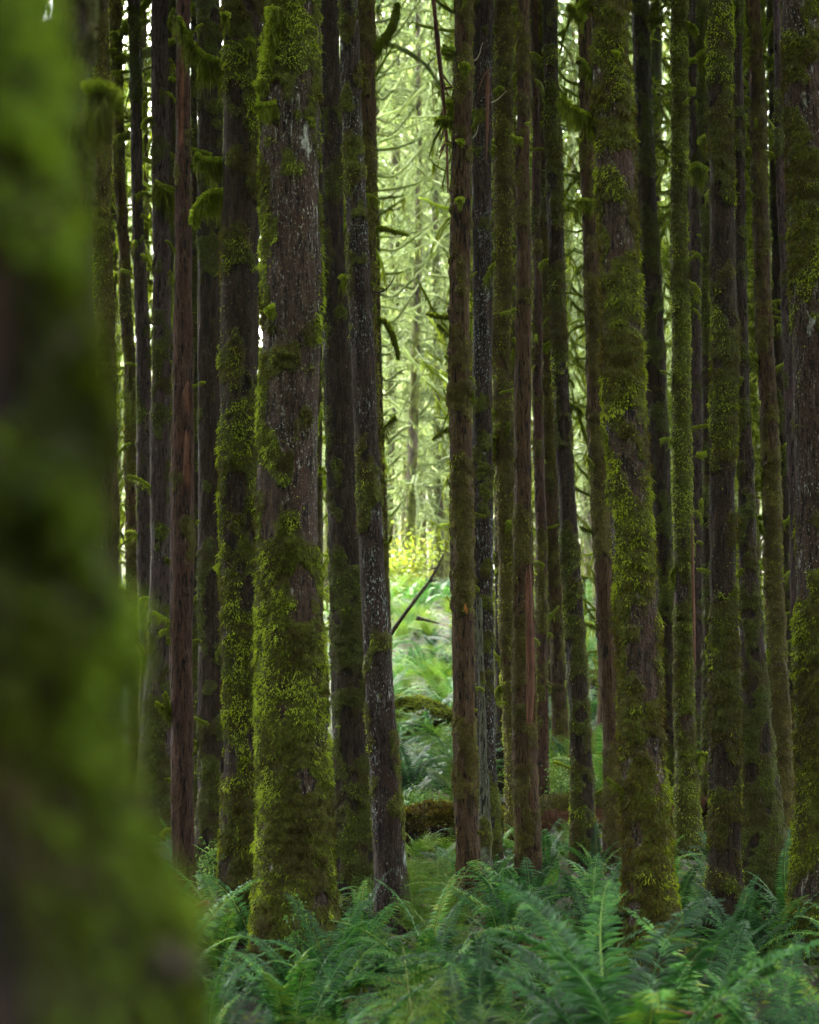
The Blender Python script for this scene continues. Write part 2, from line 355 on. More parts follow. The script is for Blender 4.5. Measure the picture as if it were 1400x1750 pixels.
def put_stub(root, base, z, az, cxz, rz, scale=1.0, k=None):
    k = rng.integers(0, 8) if k is None else k
    me = STUBS[k]; c = cxz(z); r = rz(z) * 0.96
    o = link(me, 'branch_stub' if k < 8 else 'twig', root)
    o.location = (c + math.cos(az) * r, math.sin(az) * r, z - base[2]); o.rotation_euler = (0, rng.uniform(-0.8, 0.5), az)
    o.scale = (scale,) * 3

# ------------------------------------------------------------------ near trees
CROWNS = []
def make_crowns():
    for s in range(6):
        n = 2900 if s < 3 else 7000; z = rng.uniform(0, 1, n); h = z * 15.0; rad = (1 - z) ** 0.7 * 2.6 + 0.3
        nb = 90; bz = np.sort(rng.uniform(0, 1, nb)); ba = rng.uniform(0, 2 * np.pi, nb)
        bi = rng.integers(0, nb, n); u = rng.uniform(0.1, 1, n); R_ = (1 - bz[bi]) ** 0.7 * 2.7 + 0.3
        a = ba[bi] + rng.normal(size=n) * 0.10 * 1.0
        P = np.stack([np.cos(a) * R_ * u, np.sin(a) * R_ * u, bz[bi] * 15 - 0.9 * u * u + rng.normal(size=n) * 0.10], -1)
        D = np.stack([np.cos(a), np.sin(a), -0.4 + 0 * a], -1) + rng.normal(size=(n, 3)) * 0.5; D /= np.linalg.norm(D, axis=1)[:, None]
        V, Q, T, t = blades(P, D, rng.uniform(0.10, 0.20, n), rng.uniform(0.25, 0.5, n), rng.uniform(0, 1, n))
        acc = Acc(); acc.add(V, Q, T, t)
        o = acc.make('crown', M['needle'], smooth=False); me = o.data; bpy.data.objects.remove(o); CROWNS.append(me)
make_crowns()

NEAR = []     # (x, y, r) keep-outs for ferns
EDGE = {}
def near_tree(name, samples, D, bark, label, moss=0.5, mossz=None, tuftm='moss_olive', dens=2600, yb=None, seed=0, stubs=4, seg=56,
              dz=0.016, flare=0.5, rough=1.0, tl=0.018, wood=(), tb=0.5, crown=True, H=27.0, tuftw=0.0055, lean_y=0.0, freq=1.0, tk=1.0, cat='tree', group='conifers of the near stand', clear=(), mossf=None):
    """samples: (photo y, left x, right x) of the trunk's outline, at distance D"""
    rows = []
    for (py, xl, xr) in samples:
        p = at((xl + xr) / 2, py, D); rows.append((p[2], p[0], (xr - xl) / 2 / F * D))
    rows.sort(); zz = np.array([r[0] for r in rows]); xx = np.array([r[1] for r in rows]); rr = np.array([r[2] for r in rows])
    xb = np.interp(zz[0], zz, xx); base_z = float(gz(xb, D))
    sl = (xx[-1] - xx[-2]) / (zz[-1] - zz[-2]) if len(zz) > 1 else 0
    sl = float(np.clip(sl, -0.05, 0.05)); sb = float(np.clip((xx[1] - xx[0]) / (zz[1] - zz[0]), -0.05, 0.05))
    def cx(z):
        z = np.asarray(z, float)
        return np.where(z > zz[-1], xx[-1] + sl * (z - zz[-1]), np.where(z < zz[0], xx[0] + sb * (z - zz[0]), np.interp(z, zz, xx)))
    def cr(z):
        z = np.asarray(z, float)
        up = rr[-1] * np.clip(1 - (z - zz[-1]) / (H - zz[-1] + 0.5), 0.06, 1)
        return np.where(z > zz[-1], up, np.interp(z, zz, rr))
    x0 = float(cx(base_z)); base = np.array([x0, D, base_z])
    ztop = zz[-1] + 0.7
    z1 = np.arange(base_z - 0.35, ztop, dz); z2 = np.arange(ztop + 0.4, H, 0.8) if crown else np.array([])
    Z = np.concatenate([z1, z2])
    th = np.arange(seg) * 2 * np.pi / seg
    ZZ, TH = np.meshgrid(Z, th, indexing='ij')
    r = cr(ZZ) * 0.97; fl = flare * np.exp(-np.clip(ZZ - base_z, 0, 9) / 0.28)
    r = r * (1 + fl * (0.55 + 0.9 * vn(np.stack([np.cos(TH) * 1.6 + seed, np.sin(TH) * 1.6, ZZ * 0.6], -1), 5)))
    r = r * (1 + 0.09 * rough * (fbm(np.stack([np.cos(TH) * 1.1 + seed * 3.1, np.sin(TH) * 1.1, ZZ * 1.3], -1), 2, 2) - 0.5) * 2)
    swx = (fbm(np.stack([0 * ZZ + seed * 5.1, 0 * ZZ, ZZ * 1.1], -1), 2, 3) - 0.5) * 0.035; X = cx(ZZ) + swx + r * np.cos(TH) - x0; Y = r * np.sin(TH); P = np.stack([X, Y, ZZ - base_z], -1)
    q = P + np.array([seed * 7.3, seed * 1.7, 0])
    pz = P * np.array([1, 1, 0.6])
    mz = (mossz(ZZ) if mossz else 0.0) + (mossf(TH) if mossf else 0.0)
    clump = fbm((q * np.array([1, 1, 0.75])) * 9.0 * freq, 3, seed)
    mm = fbm(q * np.array([1, 1, 0.55]) * 3.2 * freq, 3, seed + 31)
    mask = np.clip(ss(0.36, 0.62, (clump * 0.5 + mm * 0.5 - 0.5) * 1.9 + 0.5 + (moss - 0.5) * 0.6 + mz), 0, 1)
    wd = np.zeros_like(ZZ)
    for (wy0, wy1, wx0, wx1, amt) in wood:       # bare red wood scars, given in photo pixels
        pa, pb = at(wx0, wy1, D - 0.15), at(wx1, wy0, D - 0.15)
        n_ = vn(np.stack([X * 30, Y * 30, ZZ * 5], -1), 4) * 0.03
        ins = ss(pa[2] - 0.02, pa[2] + 0.05, ZZ + n_) * ss(pb[2] + 0.02, pb[2] - 0.05, ZZ + n_) * ss(pa[0] - 0.006, pa[0] + 0.006, X + x0 + n_ * 0.4) * ss(pb[0] + 0.006, pb[0] - 0.006, X + x0 + n_ * 0.4) * (Y < 0)
        wd = np.maximum(wd, ins * amt)
    mask = mask * (1 - wd)
    hum = fbm(q * np.array([1, 1, 1.5]) * 16, 3, seed + 7)
    led = np.mod(fbm(q * np.array([1, 1, 0.5]) * 4, 2, seed + 3) * 6 + ZZ * 9, 1.0)   # small ledges of moss
    barkd = (vn(q * np.array([26, 26, 4.5]), 8) - 0.5) * 0.011 * rough + (vn(q * np.array([60, 60, 18]), 9) - 0.5) * 0.005
    disp = barkd * (1 - mask * 0.6) + mask * (0.004 + 0.032 * (hum - 0.40) * tk + 0.008 * (1 - led) * tk) - wd * 0.008
    fade = (ZZ < ztop)
    disp = disp * fade
    X = X + np.cos(TH) * disp; Y = Y + np.sin(TH) * disp
    V = np.stack([X, Y, ZZ - base_z], -1)
    nr = len(Z); i = np.arange(nr - 1)[:, None] * seg; j = np.arange(seg)[None]; j2 = (j + 1) % seg
    Q = np.stack([i + j, i + j2, i + seg + j2, i + seg + j], -1).reshape(-1, 4)
    root = thing(name, base, label, cat, group)
    mk('trunk', V.reshape(-1, 3), [Q], B[bark], {'moss': mask.ravel(), 'wood': wd.ravel()}, root)
    NEAR.append((x0, D, float(cr(base_z)) * 1.2))
    # tufts of moss where the cover is thick; more towards the camera side and the two rims
    n1 = len(z1); area = 2 * np.pi * float(cr(z1).mean()) * (z1[-1] - z1[0]); n = int(area * dens * 3.0)
    ii = rng.integers(0, n1 - 1, n); jj = rng.integers(0, seg, n)
    keep = (rng.uniform(0, 1, n) < mask[ii, jj] ** 0.8 * 0.92 + 0.04) & (np.sin(th[jj]) < 0.45)
    ii, jj = ii[keep], jj[keep]; n = len(ii); tuftw *= 0.95
    fu = rng.uniform(0, 1, (n, 1)); fv = rng.uniform(0, 1, (n, 1))
    pr = V[ii, jj] * (1 - fu) * (1 - fv) + V[ii + 1, jj] * fu * (1 - fv) + V[ii, (jj + 1) % seg] * (1 - fu) * fv + V[ii + 1, (jj + 1) % seg] * fu * fv
    nrm = np.stack([np.cos(th[jj]), np.sin(th[jj]), 0 * th[jj]], -1)
    hm = hum[ii, jj]; mk_ = mask[ii, jj]
    D_ = nrm * 0.75 + np.array([0, 0, -0.55]) + rng.normal(size=(n, 3)) * 0.42; D_ /= np.linalg.norm(D_, axis=1)[:, None]
    L = tl * rng.uniform(0.45, 1.25, n) * (0.5 + 0.7 * mk_)
    tone = fbm((pr + seed) * np.array([5, 5, 4.0]), 2, seed + 77)
    cl2 = vn((pr + seed) * np.array([22, 22, 34.0]), seed + 5)
    L = L * (0.3 + 0.95 * cl2) * np.where(rng.uniform(0, 1, n) < 0.04, 1.8, 1.0)
    tint = np.clip(tb + 0.10 + (hm - 0.5) * 0.5 + (tone - 0.5) * 1.8 + (cl2 - 0.5) * 0.7 + rng.normal(size=n) * 0.12, 0, 1)
    if D < 1.5: tint = np.clip(tint + 0.36 * ss(0.35, 0.95, np.cos(th[jj])) * ss(0.3, 0.6, tone + 0.1), 0, 1)  # nearest trunk: right rim tufts tinted brighter, rim light put into the colour
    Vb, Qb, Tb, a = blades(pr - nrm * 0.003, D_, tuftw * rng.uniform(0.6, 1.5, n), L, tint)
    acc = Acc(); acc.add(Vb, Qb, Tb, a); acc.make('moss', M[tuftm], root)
    if crown:
        c = link(CROWNS[rng.integers(0, 3)], 'crown', root)
        zc = max(11.5, 3.2 + 0.37 * D) + rng.uniform(0, 1.5) - base_z
        c.location = (float(cx(zc + 4)) - x0, 0, zc); c.rotation_euler = (0, 0, rng.uniform(0, 6.28))
    f_c = lambda z: float(cx(z)) - x0; f_r = lambda z: float(cr(z))
    for s in range(int(stubs * (3.8 if D > 12 else 2.2))):
        z = rng.uniform(max(base_z + 0.6, zz[0]), zz[-1]); az = rng.choice([rng.uniform(-3.3, 0.2), 0.1, math.pi - 0.1, -0.3, -2.8, 0.3, 3.4])
        put_stub(root, base, z, az, f_c, f_r, rng.uniform(0.25, 0.66) * (1.35 if D > 14 else 1.0) * (D / 13) ** 0.6, None if rng.uniform() < 0.85 else 8 + rng.integers(0, 3))
    root['_'] = 0; del root['_']
    return root, base, cx, cr

def branch_px(tree, D, pts, r0, r1, skirt=0.05, n=900, tb=0.62, name='branch', mat='moss_limb', dy=0.0, w=0.0055, flen=0.022, lump=0.35):
    """a limb of TREE through photo points (x, y[, nearer by]) at its distance"""
    root, base = tree[0], tree[1]
    W = []
    for p in pts:
        d = p[2] if len(p) > 2 else 0.0
        W.append(at(p[0], p[1], D + dy + d) - base)
    P = spline(W, max(10, 5 * len(W))); acc = Acc()
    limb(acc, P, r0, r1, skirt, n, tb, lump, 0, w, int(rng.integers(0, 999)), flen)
    return acc.make(name, M[mat], root)

T = {}
T['main'] = near_tree('conifer_tree', [(0, 449, 547), (150, 447, 547), (300, 447, 548), (630, 446, 549), (950, 443, 549), (1270, 439, 558), (1450, 438, 568), (1560, 436, 577)], 10.0, 'mossy',
    'thickest trunk in the stand, purple bark half covered in bright green moss', moss=0.60,
    mossz=lambda z: 0.24 * ss(2.2, 1.7, z) - 0.22 * ss(1.9, 2.4, z) * ss(4.1, 3.5, z), mossf=lambda th: 0.16 * ss(0.2, 0.9, -np.cos(th)) - 0.04, tuftm='moss_bright', dens=5200, seed=1, stubs=0, seg=96, dz=0.011, flare=0.25, tb=0.52, tl=0.021)
T['t7'] = near_tree('conifer_tree', [(0, 379, 450), (300, 380, 446), (630, 379, 445), (950, 378, 446), (1270, 383, 446), (1450, 378, 444), (1540, 374, 446)], 11.0, 'dark',
    'dark brown mossy trunk against the side of the thickest trunk, three long moss-draped stubs', moss=0.58, tuftm='moss_olive', dens=4600, seed=2, stubs=0, seg=80, dz=0.012, tb=0.50, tl=0.021)
T['t9'] = near_tree('conifer_tree', [(0, 546, 579), (300, 548, 585), (630, 554, 606), (950, 560, 622), (1270, 570, 636), (1450, 572, 640)], 13.6, 'dark',
    'dark speckled trunk half hidden behind the thickest mossy trunk', moss=0.44, tuftm='moss_dark', dens=2400, seed=3, stubs=4, tb=0.4)
T['t10'] = near_tree('conifer_tree', [(0, 578, 612), (300, 590, 626), (630, 602, 643), (950, 616, 660), (1270, 629, 678), (1450, 639, 689), (1530, 643, 697)], 11.6, 'speckled',
    'leaning dark trunk spotted with white lichen beside the pale gap', moss=0.30, tuftm='moss_olive', dens=2200, seed=4, stubs=2, tb=0.35, tl=0.014)
T['t11'] = near_tree('conifer_tree', [(0, 610, 640), (300, 613, 641), (630, 618, 646), (1270, 632, 664), (1450, 640, 672)], 15.0, 'brown',
    'olive mossy trunk edge showing behind the leaning white-spotted trunk', moss=0.60, tuftm='moss_olive', dens=2200, seed=5, stubs=3, tb=0.6)
T['t6'] = near_tree('conifer_tree', [(0, 335, 379), (300, 337, 379), (630, 338, 380), (950, 338, 380), (1270, 338, 384), (1450, 336, 388)], 15.0, 'dark',
    'dark trunk streaked with grey lichen beside the red-barked snag', moss=0.42, mossz=lambda z: 0.18 * ss(1.6, 0.8, z), tuftm='moss_dark', dens=2000, seed=6, stubs=2, tb=0.4)
T['t5'] = near_tree('dead_tree', [(0, 302, 326), (150, 301, 326), (300, 300, 328), (630, 296, 332), (950, 291, 333), (1270, 292, 331), (1500, 296, 331)], 12.4, 'red',
    'dead snag with peeling red bark and patches of bare orange wood', moss=0.22, tuftm='moss_olive', dens=1500, seed=7, stubs=8, tb=0.35, tl=0.013,
    wood=[(20, 240, 303, 314, 0.95), (655, 700, 316, 324, 1.0), (730, 830, 314, 323, 0.9)], group=None)
T['t5b'] = near_tree('conifer_tree', [(0, 326, 337), (630, 328, 338), (1270, 328, 340)], 18.0, 'dark',
    'thin mossy trunk squeezed between the red-barked snag and the grey-streaked trunk', moss=0.6, tuftm='moss_olive', dens=1200, seed=8, stubs=5, seg=28, tb=0.6)
T['t4'] = near_tree('conifer_tree', [(0, 258, 287), (300, 259, 289), (630, 260, 291), (950, 256, 293), (1150, 248, 296), (1350, 236, 304)], 17.0, 'purple',
    'purple-grey knobbly trunk just beyond the red-barked snag', moss=0.30, mossz=lambda z: 0.2 * ss(1.6, 0.8, z), tuftm='moss_olive', dens=1200, seed=9, stubs=4, tb=0.4)
T['t3'] = near_tree('conifer_tree', [(0, 218, 238), (300, 224, 244), (630, 233, 258), (950, 236, 262), (1270, 238, 268)], 20.0, 'purple',
    'slim purple-grey trunk leaning behind the knobbly purple trunk', moss=0.30, tuftm='moss_olive', dens=1000, seed=10, stubs=6, seg=36, tb=0.5)
T['t2'] = near_tree('conifer_tree', [(0, 186, 205), (300, 196, 214), (630, 211, 229), (950, 216, 238), (1270, 220, 244)], 20.5, 'brown',
    'slim olive trunk carrying long mossy limbs near the blurred trunk', moss=0.62, tuftm='moss_olive', dens=1500, seed=11, stubs=6, seg=36, tb=0.6)
T['t1'] = near_tree('conifer_tree', [(0, 156, 184), (300, 160, 188), (630, 168, 196), (950, 174, 204), (1300, 180, 212)], 12.0, 'brown',
    'mossy brown trunk with rounded knobs emerging behind the blurred trunk', moss=0.58, tuftm='moss_olive', dens=1800, seed=12, stubs=9, tb=0.6)
T['t0'] = near_tree('conifer_tree', [(0, 88, 158), (300, 92, 158), (630, 96, 160), (1200, 100, 166)], 5.0, 'dark',
    'soft-focus dark trunk with a hanging mossy stub directly behind the blurred trunk', moss=0.34, tuftm='moss_dark', dens=2000, seed=13, stubs=0, seg=48, tb=0.3)
T['t12'] = near_tree('conifer_tree', [(0, 777, 808), (300, 771, 806), (630, 768, 805), (950, 770, 809), (1270, 778, 816), (1500, 783, 824)], 12.2, 'brown',
    'brown fibrous trunk with a small orange leaf stuck to it', moss=0.40, tuftm='moss_olive', dens=3000, seed=14, stubs=6, tb=0.32, tl=0.015)
T['t13'] = near_tree('conifer_tree', [(0, 808, 843), (300, 807, 841), (630, 806, 840), (950, 808, 842), (1270, 815, 846), (1450, 826, 854)], 15.2, 'speckled',
    'dark trunk with a long torn strip of red bark near its top', moss=0.28, tuftm='moss_dark', dens=1400, seed=15, stubs=5, tb=0.5)
T['t13b'] = near_tree('dead_tree', [(1190, 818, 828), (1270, 818, 832), (1400, 821, 839), (1560, 822, 845)], 13.2, 'grey',
    'short pale lichen-green dead trunk leaning on the brown fibrous trunk', moss=0.1, tuftm='moss_olive', dens=300, seed=16, stubs=0, crown=False, seg=32, tb=0.5, group=None)
T['t14'] = near_tree('conifer_tree', [(0, 845, 878), (300, 844, 876), (630, 843, 872), (950, 852, 882), (1270, 862, 892)], 16.5, 'brown',
    'lumpy olive trunk with many curled mossy knobs between two darker trunks', moss=0.7, tuftm='moss_olive', dens=1800, seed=17, stubs=16, tb=0.6)
T['t15'] = near_tree('conifer_tree', [(0, 884, 903), (300, 882, 906), (630, 881, 910), (950, 880, 912), (1270, 874, 917), (1450, 884, 922)], 13.8, 'brown',
    'trunk with a long split of bare orange wood down one edge', moss=0.42, tuftm='moss_olive', dens=1800, seed=18, stubs=4, tb=0.4,
    wood=[(970, 1235, 903, 915, 1.0)])
T['t14b'] = near_tree('conifer_tree', [(950, 846, 866), (1270, 845, 874), (1340, 845, 876)], 21.5, 'dark',
    'dark lichen-streaked trunk standing behind the fallen logs', moss=0.35, tuftm='moss_dark', dens=900, seed=19, stubs=3, tb=0.4, seg=36)
T['t16'] = near_tree('conifer_tree', [(0, 908, 922), (300, 910, 925), (630, 910, 928), (950, 914, 934), (1270, 917, 938)], 19.6, 'red',
    'thin reddish-dark trunk touching the split orange-edged trunk', moss=0.3, tuftm='moss_olive', dens=900, seed=20, stubs=5, tb=0.6, seg=32)
T['t17'] = near_tree('conifer_tree', [(0, 904, 924), (300, 914, 934), (630, 924, 945), (950, 934, 958), (1250, 945, 970)], 24.0, 'brown',
    'straight olive trunk well beyond the red fallen log', moss=0.66, tuftm='moss_olive', dens=1000, seed=21, stubs=8, tb=0.5, seg=36)
T['t18'] = near_tree('conifer_tree', [(0, 928, 953), (300, 934, 960), (630, 944, 971), (950, 957, 990), (1270, 975, 1010), (1450, 982, 1019)], 15.2, 'dark',
    'fuzzy green-edged trunk leaning in front of the red fallen log', moss=0.66, tuftm='moss_olive', dens=2600, seed=22, stubs=3, tb=0.42)
T['t19'] = near_tree('conifer_tree', [(0, 986, 1010), (300, 993, 1018), (630, 1002, 1031), (950, 1014, 1044), (1270, 1030, 1061), (1430, 1034, 1066)], 15.6, 'brown',
    'smooth olive-brown trunk tucked behind the big leaning brown trunk', moss=0.50, tuftm='moss_olive', dens=1300, seed=23, stubs=5, tb=0.38, tl=0.012)
T['t20'] = near_tree('conifer_tree', [(0, 1009, 1073), (300, 1019, 1084), (630, 1032, 1101), (950, 1046, 1118), (1270, 1062, 1134), (1500, 1070, 1149), (1600, 1074, 1156)], 9.9, 'mossy',
    'big leaning brown trunk with shaggy moss and a dark rotten hollow low down', moss=0.50, tuftm='moss_olive', dens=5000, seed=24, stubs=2, seg=88, dz=0.011, tb=0.38, tl=0.021, mossf=lambda th: 0.08 * np.abs(np.cos(th)), wood=[(1490, 1570, 1078, 1104, 0.0)])
T['t21'] = near_tree('conifer_tree', [(0, 1078, 1109), (300, 1088, 1120), (630, 1100, 1138), (950, 1116, 1150), (1270, 1128, 1160)], 19.4, 'dark',
    'shaded olive trunk between the big leaning trunk and the bright green pole', moss=0.5, tuftm='moss_dark', dens=1300, seed=25, stubs=6, tb=0.55)
T['t22'] = near_tree('conifer_tree', [(0, 1149, 1175), (300, 1148, 1174), (630, 1149, 1178), (950, 1151, 1182), (1270, 1155, 1188), (1400, 1157, 1195)], 16.0, 'mossy',
    'slim upright pole evenly sleeved in bright green moss', moss=0.95, tuftm='moss_bright', dens=2800, seed=26, stubs=3, tb=0.5)
T['t23'] = near_tree('conifer_tree', [(0, 1174, 1192), (300, 1175, 1196), (630, 1177, 1201), (950, 1180, 1206), (1270, 1184, 1208)], 22.0, 'purple',
    'purple-grey trunk between the bright green pole and a dark mossy trunk', moss=0.2, tuftm='moss_dark', dens=600, seed=27, stubs=5, tb=0.6, seg=32)
T['t24'] = near_tree('conifer_tree', [(0, 1190, 1210), (300, 1196, 1214), (630, 1200, 1217), (950, 1202, 1218), (1270, 1200, 1220)], 18.5, 'dark',
    'thin dark mossy trunk hugging the straight fuzzy trunk', moss=0.6, tuftm='moss_dark', dens=1200, seed=28, stubs=5, tb=0.6, seg=32)
T['t25'] = near_tree('conifer_tree', [(0, 1209, 1250), (300, 1212, 1254), (630, 1215, 1259), (950, 1216, 1261), (1270, 1215, 1264), (1500, 1214, 1269), (1580, 1211, 1272)], 10.8, 'dark',
    'straight dark trunk with fuzzy green edges rising from the ferns', moss=0.62, tuftm='moss_olive', dens=4200, seed=29, stubs=2, seg=64, dz=0.013, tb=0.40, tl=0.017)
T['t26'] = near_tree('conifer_tree', [(0, 1249, 1266), (300, 1254, 1272), (630, 1259, 1281), (950, 1262, 1294), (1150, 1263, 1308), (1300, 1262, 1322), (1400, 1258, 1338), (1480, 1250, 1356)], 13.4, 'dark',
    'dark trunk with a very wide spreading mossy foot', moss=0.36, mossz=lambda z: 0.25 * ss(1.9, 1.2, z), tuftm='moss_dark', dens=2400, seed=30, stubs=3, tb=0.45, flare=0.1)
T['t27'] = near_tree('conifer_tree', [(0, 1273, 1299), (160, 1280, 1308), (300, 1284, 1311), (630, 1295, 1325), (950, 1306, 1338), (1270, 1316, 1351), (1380, 1320, 1356)], 18.8, 'brown',
    'crooked olive-brown trunk with upswept mossy arms', moss=0.62, tuftm='moss_olive', dens=1500, seed=31, stubs=8, tb=0.45)
T['t28'] = near_tree('conifer_tree', [(0, 1312, 1326), (300, 1316, 1330), (630, 1323, 1341), (950, 1332, 1352), (1270, 1346, 1365)], 22.0, 'dark',
    'shadowy thin trunk behind the crooked olive-brown trunk', moss=0.5, tuftm='moss_dark', dens=900, seed=32, stubs=5, tb=0.6, seg=32)
T['t29'] = near_tree('conifer_tree', [(0, 1322, 1336), (300, 1326, 1342), (630, 1341, 1359), (950, 1352, 1372), (1270, 1362, 1384)], 13.0, 'purple',
    'narrow purple trunk streaked white against the mossy side of the widest outer trunk', moss=0.2, tuftm='moss_olive', dens=900, seed=33, stubs=1, tb=0.5, seg=36)
T['t30'] = near_tree('conifer_tree', [(0, 1334, 1416), (300, 1346, 1428), (630, 1357, 1440), (950, 1364, 1448), (1270, 1362, 1452), (1450, 1357, 1458), (1560, 1354, 1462)], 10.8, 'mossy',
    'thick red-brown mossy trunk cut off by the picture edge', moss=0.52, tuftm='moss_olive', dens=4200, seed=34, stubs=0, seg=88, dz=0.012, tb=0.42, tl=0.02)
# the very near trunk, out of focus
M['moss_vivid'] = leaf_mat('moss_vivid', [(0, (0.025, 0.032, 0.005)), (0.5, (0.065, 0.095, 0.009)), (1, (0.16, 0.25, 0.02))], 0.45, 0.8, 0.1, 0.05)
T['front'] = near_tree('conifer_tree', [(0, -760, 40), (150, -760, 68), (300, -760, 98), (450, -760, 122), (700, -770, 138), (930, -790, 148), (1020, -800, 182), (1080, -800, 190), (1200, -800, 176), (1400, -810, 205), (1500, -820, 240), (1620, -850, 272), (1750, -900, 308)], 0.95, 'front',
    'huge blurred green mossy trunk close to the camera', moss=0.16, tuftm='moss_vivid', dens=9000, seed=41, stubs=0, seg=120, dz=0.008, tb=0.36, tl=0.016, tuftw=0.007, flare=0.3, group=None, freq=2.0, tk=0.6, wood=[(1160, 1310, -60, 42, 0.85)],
    mossf=lambda th: 0.42 * ss(0.45, 0.95, np.cos(th)))  # thicker moss on the right rim, where the tint also paints rim light
# hero limbs
W = T
branch_px(W['front'], 0.9, [(265, 1635), (300, 1650), (335, 1668)], 0.007, 0.005, 0.0, 0, 0.9, mat='twig', name='broken_stub')
branch_px(W['t7'], 11.0, [(392, 128, 0.05), (365, 108), (340, 92), (318, 64), (302, 28)], 0.034, 0.012, 0.19, 3600, 0.70, w=0.006)
branch_px(W['t7'], 11.0, [(388, 278, 0.05), (362, 278), (345, 274), (333, 266)], 0.028, 0.024, 0.15, 2400, 0.70, w=0.006)
branch_px(W['t7'], 11.0, [(390, 332, 0.05), (362, 332), (345, 345), (334, 362), (330, 384)], 0.028, 0.013, 0.13, 2200, 0.68, w=0.006)
branch_px(W['t7'], 10.85, [(430, 78, 0.08), (428, 72), (424, 70)], 0.018, 0.02, 0.16, 500)
branch_px(W['t7'], 10.85, [(392, 30), (385, 27), (378, 28)], 0.018, 0.018, 0.10, 500)
branch_px(W['t7'], 11.0, [(388, 975), (380, 972), (374, 978)], 0.030, 0.034, 0.09, 1000, 0.75)
branch_px(W['main'], 9.85, [(468, 14), (467, 40), (462, 75), (458, 105)], 0.040, 0.022, 0.10, 3200, 0.78, w=0.006)
branch_px(W['main'], 9.85, [(474, 180), (455, 183), (437, 182)], 0.022, 0.016, 0.10, 1300, 0.78)
branch_px(W['main'], 9.85, [(452, 135), (442, 146), (437, 150)], 0.022, 0.020, 0.07, 700, 0.6)
branch_px(W['main'], 9.80, [(470, 528), (462, 530), (455, 536)], 0.020, 0.015, 0.06, 600, 0.78)
branch_px(W['t4'], 16.9, [(292, 330, 0.05), (280, 324), (266, 310)], 0.030, 0.016, 0.22, 1800, 0.62, w=0.007)
branch_px(W['t2'], 20.3, [(196, 104), (225, 98), (262, 82), (300, 68)], 0.045, 0.026, 0.06, 1600, 0.6, w=0.008)
branch_px(W['t2'], 20.3, [(190, 64), (215, 50), (235, 26), (252, 2), (262, -30)], 0.05, 0.04, 0.06, 1600, 0.62, w=0.008)
branch_px(W['t2'], 20.2, [(204, 60), (225, 44), (248, 38), (256, 34)], 0.035, 0.02, 0.06, 800, 0.55, w=0.008)
branch_px(W['t2'], 20.3, [(198, 240), (220, 230), (242, 222)], 0.045, 0.03, 0.08, 1200, 0.6, w=0.008)
branch_px(W['t2'], 20.3, [(205, 462), (232, 466), (260, 458)], 0.02, 0.012, 0.02, 400, 0.75, w=0.007)
branch_px(W['t0'], 4.9, [(150, 165), (168, 158), (188, 166), (190, 190)], 0.026, 0.022, 0.16, 2500, 0.3, w=0.006)
branch_px(W['t20'], 9.9, [(1018, 206, 0.03), (1000, 198), (975, 184), (955, 166)], 0.018, 0.014, 0.15, 2400, 0.74)
branch_px(W['t20'], 9.9, [(1018, 144, 0.02), (1002, 120), (993, 106), (985, 104)], 0.016, 0.010, 0.08, 900, 0.66)
branch_px(W['t20'], 9.9, [(1012, 0, 0.02), (1000, 4), (988, 16)], 0.020, 0.012, 0.06, 900, 0.76)
branch_px(W['t20'], 9.75, [(1058, 95), (1052, 91), (1048, 92)], 0.012, 0.010, 0.04, 300, 0.7)
branch_px(W['t19'], 15.5, [(1014, 346), (1000, 344), (986, 345)], 0.025, 0.018, 0.12, 800, 0.68)
branch_px(W['t19'], 15.4, [(1000, 35), (985, 18), (968, 10)], 0.035, 0.022, 0.10, 900, 0.7)
branch_px(W['t21'], 19.0, [(1108, 28), (1124, 34), (1128, 28)], 0.05, 0.04, 0.08, 700, 0.35)
branch_px(W['t24'], 18.3, [(1208, 296), (1190, 286), (1176, 296)], 0.05, 0.055, 0.20, 1600, 0.6, w=0.008)
branch_px(W['t24'], 18.3, [(1206, 92), (1198, 96), (1194, 108)], 0.045, 0.04, 0.2, 900, 0.4, w=0.008)
branch_px(W['t24'], 18.3, [(1206, 236), (1200, 238), (1198, 246)], 0.03, 0.03, 0.2, 700, 0.6, w=0.008)
branch_px(W['t22'], 16.0, [(1172, 104), (1182, 104), (1190, 102)], 0.02, 0.018, 0.03, 400, 0.75)
branch_px(W['t22'], 16.0, [(1172, 156), (1182, 156), (1190, 155)], 0.025, 0.024, 0.04, 500, 0.75)
branch_px(W['t24'], 18.3, [(1208, 776), (1195, 778), (1190, 776)], 0.03, 0.02, 0.03, 400, 0.8, w=0.007)
branch_px(W['t27'], 18.8, [(1304, 178), (1290, 130), (1276, 75), (1268, 10), (1262, -60)], 0.055, 0.035, 0.05, 1800, 0.45, w=0.008)
branch_px(W['t27'], 18.8, [(1300, 196), (1284, 178), (1270, 166)], 0.05, 0.03, 0.06, 800, 0.5, w=0.008)
branch_px(W['t27'], 18.8, [(1304, 282), (1285, 262), (1272, 258)], 0.05, 0.04, 0.10, 900, 0.55, w=0.008)
branch_px(W['t27'], 18.8, [(1302, 268), (1316, 266), (1322, 262)], 0.04, 0.035, 0.06, 600, 0.5, w=0.008)
branch_px(W['t27'], 18.8, [(1310, 105), (1322, 102), (1332, 85)], 0.035, 0.025, 0.05, 500, 0.5, w=0.008)
branch_px(W['t27'], 18.8, [(1308, 62), (1318, 44), (1326, 28)], 0.03, 0.02, 0.05, 500, 0.5, w=0.008)
branch_px(W['t27'], 18.8, [(1298, 612), (1284, 614), (1276, 616)], 0.04, 0.03, 0.06, 500, 0.7, w=0.008)
